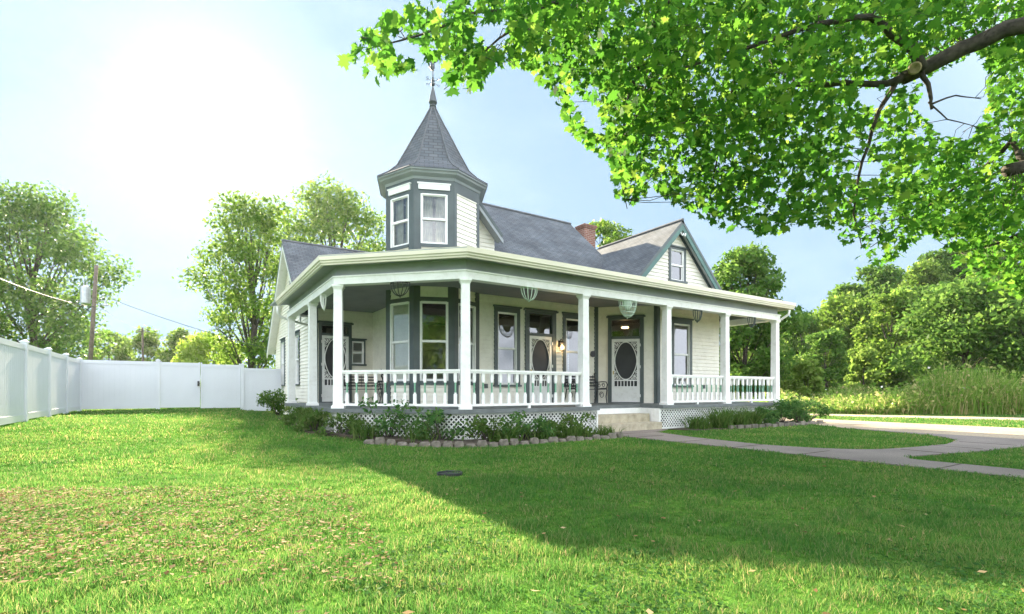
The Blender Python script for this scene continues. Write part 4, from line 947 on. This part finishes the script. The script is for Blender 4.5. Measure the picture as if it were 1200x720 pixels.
# ------------------------------------------------------------------ the overhanging maple
maple = thing('maple_tree', 'maple tree whose leafy branches hang over the top of the view', 'tree', (10.2, -1.1, 0))
tk = MB(); base = Vector((10.2,-1.1,0)); fork = Vector((9.9,-.9,3.6))
tk.tube([base-Vector((0,0,.2)), base+Vector((0,0,.3)), base+Vector((-.1,.05,1.6)), fork, fork+Vector((.3,.2,2.2)), fork+Vector((.5,.1,4.4))], [.62,.46,.38,.34,.22,.1], 14)
tk.build('trunk', 'bark', maple, smooth=True)
BR = [
 ([fork, at(1330,-20,4.9), at(1260,4,5.2), at(1200,30,5.2), at(1130,56,5.4), at(1058,92,5.6)], [.26,.13,.092,.082,.078,.07]),
 ([at(1062,90,5.6), at(1040,98,5.62), at(990,97,5.8), at(930,100,6.0), at(870,130,6.2), at(820,150,6.3)], [.05,.035,.028,.024,.014,.006]),
 ([at(1050,96,5.6), at(1030,130,5.7), at(1010,190,5.9), at(1000,250,6.1), at(1010,290,6.3)], [.03,.022,.016,.01,.005]),
 ([at(1080,80,5.5), at(1060,50,5.4), at(1020,20,5.3), at(960,28,5.25), at(880,55,5.2), at(800,80,5.1), at(740,110,5.1)], [.06,.045,.032,.026,.02,.012,.005]),
 ([fork, at(1300,-170,4.5), at(1100,-90,4.7), at(900,-50,4.8), at(720,-12,4.6), at(640,6,4.5), at(560,14,4.45), at(490,42,4.4), at(430,58,4.3)], [.22,.09,.07,.05,.026,.017,.013,.009,.004]),
 ([at(800,-30,4.7), at(760,40,4.8), at(735,120,4.9), at(725,200,5.0), at(735,245,5.1)], [.03,.02,.014,.009,.004]),
 ([at(900,-50,4.8), at(870,60,5.3), at(845,160,5.7), at(830,240,5.9)], [.03,.02,.014,.004]),
 ([at(640,6,4.5), at(585,45,4.45), at(545,85,4.4), at(520,105,4.4)], [.012,.009,.006,.003]),
 ([fork, at(1290,170,5.7), at(1215,188,5.8), at(1180,200,5.8)], [.2,.09,.075,.07]),
 ([at(1205,190,5.8), at(1185,165,6.0), at(1150,200,6.3), at(1090,240,6.6), at(1020,290,6.9)], [.045,.03,.02,.013,.005]),
 ([at(1290,170,5.7), at(1230,260,6.3), at(1170,285,6.8), at(1110,300,7.0)], [.06,.03,.018,.005]),
 ([at(1080,80,5.5), at(1090,110,5.5), at(1092,128,5.5)], [.03,.02,.014]),
 ([at(1092,122,5.5), at(1120,112,5.5), at(1150,116,5.4)], [.012,.008,.004]),
 ([at(1088,120,5.5), at(1110,140,5.6), at(1150,150,5.6)], [.01,.007,.003]),
 ([fork+Vector((.3,.2,2.0)), at(1400,-320,5.5), at(1150,-260,6.0), at(950,-200,6.2), at(780,-150,6.2)], [.2,.12,.08,.05,.01]),
]
for pts, rad in BR:
    P = []; Rr = []
    for i in range(len(pts)-1):     # wander a little between the given nodes
        for t in (0, .33, .66): 
            q = Vector(pts[i]).lerp(Vector(pts[i+1]), t); j = rad[i]*(1-t)+rad[i+1]*t
            if t > 0: q = q + Vector((random.uniform(-1,1), random.uniform(-1,1), random.uniform(-1,1)))*min(.04, j*.7)
            P.append(q); Rr.append(j)
    P.append(Vector(pts[-1])); Rr.append(rad[-1])
    b = MB(); b.tube(P, Rr, 10 if rad[0] > .04 else 6); b.build('limb', 'bark', maple, smooth=True)
cut = MB(); A = at(1072,80,5.42); cut.lathe((0,0,0), [(.001,.0),(.05,.012),(.062,0),(.06,-.03)], 12); dirn = (Vector((0,0,CAMZ))-A).normalized(); qt = dirn.to_track_quat('Z','Y')
cut.v = [tuple(qt @ Vector(v) + A - dirn*.01) for v in cut.v]; cut.build('pruning_scar', 'barkcut', maple)

def inside(px, py, poly):
    poly = np.array(poly, float); n = len(poly); r = np.zeros(len(px), bool); j = n-1
    for i in range(n):
        xi, yi = poly[i]; xj, yj = poly[j]
        r ^= ((yi > py) != (yj > py)) & (px < (xj-xi)*(py-yi)/(yj-yi+1e-9)+xi); j = i
    return r
CAN = [(398,72),(425,28),(450,14),(520,-8),(600,-40),(600,-140),(1330,-240),(1360,330),(1200,350),(1165,345),(1130,325),(1105,285),(1085,272),(1060,300),(1030,312),(1000,300),(978,272),(935,262),(905,280),(870,268),(840,268),(800,245),(765,222),(745,242),(722,232),(712,190),(690,172),(665,155),(650,110),(622,86),(595,72),(572,82),(556,112),(530,116),(512,100),(490,84),(462,88),(440,98),(420,84)]
GAPS = [[(1088,90),(1150,62),(1160,120),(1140,165),(1100,160),(1075,130)], [(1010,190),(1035,188),(1030,212),(1008,216)], [(1000,100),(1040,105),(1035,130),(1005,120)], [(560,28),(600,22),(590,52),(566,60)], [(660,105),(700,120),(712,165),(690,150)], [(455,36),(500,52),(490,74),(460,66)], [(1000,282),(1012,282),(1012,292),(1002,294)], [(494,76),(522,72),(526,112),(516,132),(496,130)]]
def maple_shape():
    half = [(0,1.0),(.10,.74),(.27,.80),(.20,.55),(.36,.50),(.62,.58),(.50,.40),(.58,.28),(.34,.18),(.36,-.02),(.12,.04),(.0,-.02)]
    full = [(x,y) for x,y in half] + [(-x,y) for x,y in half[-2:0:-1]]
    return np.array(full)
MS = maple_shape(); NM = len(MS)
def maple_leaves(C, size):
    n = len(C)
    tip = rng.normal(size=(n,3)); tip[:,2] = -.55-.6*rng.random(n); tip /= np.linalg.norm(tip, axis=1)[:,None]
    r = rng.normal(size=(n,3)); sd = np.cross(tip, r); sd /= np.linalg.norm(sd, axis=1)[:,None]; nn = np.cross(sd, tip)
    L = (size*(.5+.8*rng.random(n)))[:,None,None]
    x = MS[None,:,0,None]; y = MS[None,:,1,None]-.4
    V = C[:,None,:] + L*(sd[:,None,:]*x*1.05 + tip[:,None,:]*y + nn[:,None,:]*(.22*np.abs(x) - .12*y*y))
    F = np.arange(n*NM, dtype=np.int32).reshape(n, NM)
    return V.reshape(-1,3), F
# sprays: cluster centres spread through the crown volume, a handful of leaves and a petiole twig each
N0 = 13000; px = rng.uniform(395,1360,N0); py = rng.uniform(-240,352,N0)
ok = inside(px, py, CAN)
for G in GAPS: ok &= ~inside(px, py, G)
left = (px < 600)
nz = np.sin(px*.031+1.3*np.sin(py*.027))*np.cos(py*.036+.8*np.sin(px*.022)) + .5*np.sin(px*.083+py*.05)
ok &= rng.random(N0) < np.where(py < -10, .35, np.where(left, .50, .92))*np.where(nz < -.5, .22, 1)
px, py = px[ok], py[ok]; left = px < 600
Yd = np.where(left, 4.3+.35*rng.normal(size=len(px)).clip(-1.5,1.5), 4.6+(px-600)/600*1.2+1.0*(py/300).clip(0,1)+.75*rng.normal(size=len(px)).clip(-1.6,1.6))
Xd = (px-600)/596*Yd; Cz = (458-py)/596*Yd+CAMZ
CC = np.stack([Xd*CY+Yd*SY, -Xd*SY+Yd*CY, Cz], 1)
per = 7; K = np.repeat(np.arange(len(CC)), per)
LC = CC[K] + rng.normal(size=(len(K),3))*np.array([.13,.13,.085])
# keep leaves off the sky gaps and the lower outline
lx_, ly_ = LC[:,0]*CY-LC[:,1]*SY, LC[:,0]*SY+LC[:,1]*CY
qx, qy = 600+596*lx_/ly_, 458-596*(LC[:,2]-CAMZ)/ly_
keep = inside(qx, qy, CAN)
for G in GAPS: keep &= ~inside(qx, qy, G)
def near_line(line, w):
    r = np.zeros(len(qx), bool)
    for (a0, b0, d0), (a1, b1, d1) in zip(line, line[1:]):
        t = (((qx-a0)*(a1-a0)+(qy-b0)*(b1-b0))/((a1-a0)**2+(b1-b0)**2)).clip(0,1)
        r |= (np.hypot(qx-a0-t*(a1-a0), qy-b0-t*(b1-b0)) < w) & (ly_ < d0+t*(d1-d0)+.1)
    return r
# the heavy limbs hang below their leaves
keep &= ~near_line([(1330,-20,4.9),(1200,30,5.2),(1130,56,5.4),(1058,92,5.6)], 14)
keep &= ~near_line([(1290,170,5.7),(1215,188,5.8),(1178,200,5.8)], 17)
keep &= ~(near_line([(1058,92,5.6),(990,97,5.8),(930,100,6.0)], 8) & (rng.random(len(qx)) < .8))
keep &= ~(near_line([(1070,75,5.4),(1020,20,5.3),(960,28,5.25),(880,55,5.2)], 8) & (rng.random(len(qx)) < .75))
keep &= ~(near_line([(1050,96,5.6),(1010,190,5.9),(1000,250,6.1)], 6) & (rng.random(len(qx)) < .7))
LC = LC[keep]; K = K[keep]
V, F = maple_leaves(LC, np.where(K < 0, 0, np.where(px[K] < 600, .100, .080)))
o = np_mesh('crown', V, [F], M['lf_maple'], maple)
tw = MB()
nodes = []
for pts, rad in BR:
    for i in range(len(pts)-1):
        for t in (0,.25,.5,.75): nodes.append(tuple(Vector(pts[i]).lerp(Vector(pts[i+1]), t)))
nodes = np.array(nodes)
cnt = np.bincount(K, minlength=len(CC))
for c in CC[cnt >= 5][::4]:
    dd = np.linalg.norm(nodes-c, axis=1); i = int(dd.argmin())
    if dd[i] < 1.0:
        A, B = Vector(nodes[i]), Vector(c); J = lambda s: Vector((random.uniform(-s,s), random.uniform(-s,s), random.uniform(-s*.3,s)))
        tw.tube([A, A.lerp(B,.28)+J(.05), A.lerp(B,.55)+J(.07), A.lerp(B,.8)+J(.05), B], [.0045,.0035,.003,.002,.0012], 4, cap=False)
tw.build('twigs', 'bark', maple)

# ------------------------------------------------------------------ hazy air round the whole scene
hz = MB(); hz.box((-60,-52,-1.2),(185,135,50)); hm = bpy.data.materials.new('haze'); hm.use_nodes = True; hn = hm.node_tree
hn.nodes.remove(hn.nodes['Principled BSDF']); pv = hn.nodes.new('ShaderNodeVolumePrincipled'); pv.inputs['Density'].default_value = .00014; pv.inputs['Anisotropy'].default_value = .5; pv.inputs['Color'].default_value = (.93,.96,1,1)
hn.links.new(pv.outputs[0], hn.nodes['Material Output'].inputs['Volume']); o = hz.build('haze', hm); o['kind'] = 'stuff'; o['label'] = 'thin summer haze'
# ------------------------------------------------------------------ planting beds
def shrub(x, y, h, r, n, leaf, mat, label, name='shrub', group='plants in the porch beds', strap=False, stems=True):
    z = tz(x, y); o = thing(name, label, 'plant', (x, y, z), group)
    if strap:
        P = np.stack([x+rng.normal(size=n)*r*.25, y+rng.normal(size=n)*r*.25, np.full(n, z)], 1)
        V, Q, T = blades(P, h*(.7+.5*rng.random(n)), np.full(n, leaf), 1.3, 1.6); np_mesh('foliage', V, [Q, T], M[mat], o)
    else:
        cl = [((x+random.uniform(-.85,.85)*r, y+random.uniform(-.6,.6)*r, z+h*random.uniform(.15,.85)), (r*random.uniform(.25,.5), r*random.uniform(.25,.5), h*random.uniform(.14,.3))) for _ in range(11)]
        P, d = blob_points(n, cl); P[:,2] = np.maximum(P[:,2], z+.02); V, F = cards(P, leaf, .4, .5, outward=d); np_mesh('foliage', V, [F], M[mat], o)
        s = MB()
        for c, _ in cl: s.tube([(x,y,z-.02), ((x+c[0])/2,(y+c[1])/2,z+h*.3), c], [.012,.009,.004], 5)
        s.build('stem', 'bark', o)
    return o
tag(shrub(2.75, 19.3, .95, .62, 1600, .09, 'lf_dark', 'dark round shrub against the house wall beside the back fence', group=None), 'dark round shrub against the house wall beside the back fence', 'shrub')
bed = [((2.5,14.6),.5,.4,'bushy green plant at the far left end of the side porch bed'),((2.45,13.2),.55,.4,'leafy plant in front of the side porch by the left screen door'),((2.45,11.8),.6,.45,'leafy plant at the foot of the column where the chamfered railing starts'),
 ((2.75,10.8),.6,.5,'low leafy plant in front of the left half of the chamfered lattice'),((3.5,10.1),1.0,.65,'tallest leafy plant in front of the corner bay lattice'),((4.3,9.3),.75,.55,'leafy plant just left of the corner column base'),
 ((5.1,8.75),.6,.45,'leafy plant just right of the corner column base'),((5.9,8.7),.7,.5,'upright plant left of the lattice joint under the middle railing'),((6.6,8.75),.45,.35,'small upright plant under the middle of the railing'),((7.5,8.75),.6,.5,'bright leafy plant in front of the lattice next to the steps')]
for (p, h, r, lab) in bed: shrub(p[0], p[1], h*.9, r, 620, .085, 'lf_bush' if h > .62 else 'lf_blade', lab)
for k, (x, y, h, n, lab) in enumerate(((11.7,8.85,.42,160,'low strap-leaved clump spilling onto the walk right of the steps'),(12.5,8.75,.62,200,'grassy daylily clump in front of the lattice under the right window'),(13.3,8.8,.6,200,'grassy clump in the middle of the right-hand bed'),(14.0,8.75,.6,180,'daylily clump left of the leafy plants of the right-hand bed'))):
    shrub(x, y, h, .6, n, .028, 'lf_blade', lab, name='daylily', strap=True)
for x, y, h, n, lab in ((2.45,12.4,.55,140,'strap-leaved clump at the edge of the lawn beside the chamfered porch corner'),(3.15,10.35,.5,140,'thin strap-leaved clump left of the tallest leafy plant'),(3.95,9.5,.45,130,'strap-leaved clump between the tallest plant and the corner column'),(5.5,8.65,.5,130,'arching strap-leaved clump right of the corner column'),(6.25,8.6,.38,110,'low strap-leaved clump below the lattice joint'),(7.05,8.6,.4,120,'low strap-leaved clump below the right half of the middle railing'),(8.1,8.6,.3,90,'small tuft at the end of the edging stones by the steps')):
    shrub(x, y, h, .6, n, .022, 'lf_blade', lab, name='daylily', strap=True)
for k, (x, y, h, r, lab) in enumerate(((14.7,8.75,.65,.5,'leafy plant right of the daylilies in the right-hand bed'),(15.5,8.7,.75,.55,'leafy plant below the last porch bay'),(16.3,8.6,.85,.6,'dense plant at the foot of the end column of the porch'),(17.0,8.7,.75,.6,'dark plant at the far right end of the bed'))):
    shrub(x, y, h, r, 1100, .08, 'lf_bush', lab)
mb = MB(); mb.prism([(2.6,17),(2.25,15.8),(2.2,11.6),(4.1,8.7),(4.75,8.3),(8.35,8.3),(8.45,9.4),(4.9,9.4),(2.8,11.5)], -.05, .022)
for i, v in enumerate(mb.v): mb.v[i] = (v[0], v[1], v[2]+tz(v[0], v[1])+ (.02 if v[2] > 0 else 0))
o = mb.build('soil_bed', 'soil'); o['kind'] = 'structure'
mb = MB(); mb.prism([(10.9,9.3),(11.3,8.5),(16.5,8.15),(17.6,8.4),(17.4,9.6),(16.6,9.6),(16.4,9.3)], -.05, .022); o = mb.build('soil_bed', 'soil'); o['kind'] = 'structure'
# edging stones
def stone(x, y, sx, sy, sz, rot, seed):
    r2 = random.Random(seed); mb = MB(); rings = 5; sides = 8; vs = []
    for i in range(rings):
        t = i/(rings-1); zz = sz*(t) ; rr = (1-.28*t**3) * (.9 if i == 0 else 1)
        for j in range(sides):
            aa = 2*math.pi*j/sides+.39; cx = max(-1, min(1, 1.25*math.cos(aa))); cy = max(-1, min(1, 1.25*math.sin(aa)))
            vs.append((sx*cx*rr*r2.uniform(.9,1.08), sy*cy*rr*r2.uniform(.9,1.08), zz*r2.uniform(.93,1.05)))
    fs = [(i*sides+j, i*sides+(j+1)%sides, (i+1)*sides+(j+1)%sides, (i+1)*sides+j) for i in range(rings-1) for j in range(sides)] + [tuple((rings-1)*sides+j for j in range(sides))]
    c, s = math.cos(rot), math.sin(rot); z0 = tz(x, y)-.03; mb.add([(x*0+vx*c-vy*s, vx*s+vy*c, vz) for vx,vy,vz in vs], fs)
    o = mb.build('edging_stone', 'stone'); o.location = (x, y, z0)
    return tag(o, 'rough brown edging stone in the row along the front of the planting bed', 'stone', 'edging stones of the planting bed')
line = [(2.9,9.75),(4.0,8.6),(4.75,8.2),(8.3,8.25)]
acc = 0; k = 0
for (x0,y0),(x1,y1) in zip(line, line[1:]):
    ll = math.hypot(x1-x0, y1-y0); n_ = max(2, round(ll/.24))
    for i in range(n_):
        t = (i+.5)/n_; w = .11*random.uniform(.85,1.1); stone(x0+(x1-x0)*t, y0+(y1-y0)*t, w*random.uniform(.8,1.1), .075, .135*random.uniform(.65,1.3), math.atan2(y1-y0,x1-x0)+random.uniform(-.15,.15), k); k += 1
mb = MB()
for k in range(16): t = k/15; x = 12.6+4.3*t; y = 8.42-.22*math.sin(t*2.2); mb.box((x-.13,y-.04,-.03),(x+.13,y+.04,.10+.02*math.sin(k*3)))
tag(mb.build('brick_edging', 'stone'), 'low brown edging strip in front of the right-hand porch bed', 'edging')

# ------------------------------------------------------------------ lawn
M['grass'] = leaf_mat('grass_blade', [(0,(.048,.15,.034)),(.45,(.082,.205,.046)),(.72,(.135,.24,.06)),(.90,(.22,.25,.095)),(1,(.33,.28,.16))], .5, 1.35, .5, patch=(.8,(.70,.82,.72),(1.25,1.08,1.0)))
def not_lawn(x, y):
    x = x + rng.normal(size=len(x))*.035; y = y + rng.normal(size=len(y))*.035
    r = inside(x, y, walk_poly) | inside(x, y, drive) | inside(x, y, lane)
    r |= inside(x, y, [(2.6,17),(2.3,15.8),(2.25,11.6),(4.1,8.6),(4.75,8.22),(8.35,8.2),(9,8.7),(10.9,8.7),(11.3,8.5),(16.5,8.15),(17.6,8.4),(17.4,30),(3.5,30),(3.5,23.3),(2.6,17)])
    r |= (x < fu+.02) & (y > 8)
    return r
parts_ = []
for (y0, y1, dens, hb, wb) in ((1.9,3.2,7000,.055,.0036),(3.2,4.6,5200,.056,.0044),(4.6,6.5,3000,.056,.006),(6.5,9.5,1500,.056,.009),(9.5,14,650,.056,.014),(14,22,260,.06,.024),(22,30,90,.07,.04)):
    area = 1.06*(y1*y1-y0*y0); n = int(area*dens); Y = np.sqrt(y0*y0+(y1*y1-y0*y0)*rng.random(n)); X = Y*(rng.random(n)*2.12-1.06)
    x = X*CY+Y*SY; y = -X*SY+Y*CY; ok = ~not_lawn(x, y); x, y = x[ok], y[ok]
    tuft = .75+.5*(np.sin(x*7+2*np.sin(y*5))*np.sin(y*8+1.7*np.sin(x*6)))
    h = hb*(.5+.8*rng.random(len(x)))*tuft.clip(.38,1.5); w = wb*(.7+.6*rng.random(len(x)))
    parts_.append((np.stack([x, y, terrain(x, y)-.004], 1), h, w))
P = np.concatenate([p[0] for p in parts_]); h = np.concatenate([p[1] for p in parts_]); w = np.concatenate([p[2] for p in parts_])
V, Q, T = blades(P, h, w, .9, 1.)
o = np_mesh('lawn_grass', V, [Q, T], M['grass']); o['kind'] = 'stuff'; o['label'] = 'mown green lawn grass'
print('blades', len(P))
# fallen leaves and dry clippings
M['lf_dead'] = leaf_mat('dead_leaf', [(0,(.11,.065,.03)),(.5,(.27,.185,.085)),(1,(.40,.31,.17))], .2, 1.1, .8)
def litter(n, fx, size):
    X, Y = fx(n); x = X*CY+Y*SY; y = -X*SY+Y*CY; ok = ~not_lawn(x, y); x, y = x[ok], y[ok]
    C = np.stack([x, y, terrain(x, y)+.02+.03*rng.random(len(x))], 1); V, F = cards(C, size, 0, .6)
    V = V.reshape(-1,4,3); V[:,:,2] = C[:,None,2] + (V[:,:,2]-C[:,None,2])*.35; return V.reshape(-1,3), F
def patch(n):
    Y = 2.6+2.6*rng.random(n)**.8; X = -1.05*Y + 1.7*rng.random(n)**1.7*(Y*.35+.4); return X, Y
V, F = litter(8500, patch, .030); o = np_mesh('dry_clippings', V, [F], M['lf_dead']); o['kind'] = 'stuff'; o['label'] = 'dry brown leaves and clippings strewn on the lawn at the lower left'
def every(n): Y = 2.2+8*rng.random(n)**1.6; return Y*(rng.random(n)*2.1-1.05), Y
V, F = litter(190, every, .045); o = np_mesh('fallen_leaves', V, [F], M['lf_dead']); o['kind'] = 'stuff'; o['label'] = 'single fallen leaves scattered over the lawn'
# clover and broad weeds matted into the turf
n = 26000; Y = 2.1+7*rng.random(n)**1.7; X = Y*(rng.random(n)*2.12-1.06); x = X*CY+Y*SY; y = -X*SY+Y*CY
pn = np.sin(x*1.9+1.4*np.sin(y*1.3))*np.sin(y*2.3+1.1*np.sin(x*1.1)) + .35*np.sin(x*5.1)*np.sin(y*4.7) + .5*ss(X/Y, .6, 1.0)
ok = (pn > .42) & ~not_lawn(x, y); x, y = x[ok], y[ok]
C = np.stack([x, y, terrain(x, y)+.012+.03*rng.random(len(x))], 1); V, F = cards(C, .026, 0, .8); V = V.reshape(-1,4,3); V[:,:,2] = C[:,None,2] + (V[:,:,2]-C[:,None,2])*.5
o = np_mesh('clover', V.reshape(-1,3), [F], leaf_mat('clover_leaf', [(0,(.03,.085,.02)),(.6,(.05,.13,.03)),(1,(.09,.17,.04))], .35, 1.3, .7)); o['kind'] = 'stuff'; o['label'] = 'clover and broad-leaved weeds matted into the lawn'
p = at(527, 0, 6.35); mb = MB(); c = thing('drain_cover', 'small dark drain cover sunk in the lawn in front of the porch', 'drain cover', (p.x, p.y, .0))
mb.lathe((p.x,p.y,.0), [(.16,-.02),(.16,.03),(.145,.034),(.14,.025)], 20, closed=False); mb.build('rim', 'iron', c)
mb = MB(); mb.lathe((p.x,p.y,.0), [(.139,.0),(.139,.018),(.02,.022)], 20); mb.build('lid', 'iron', c)
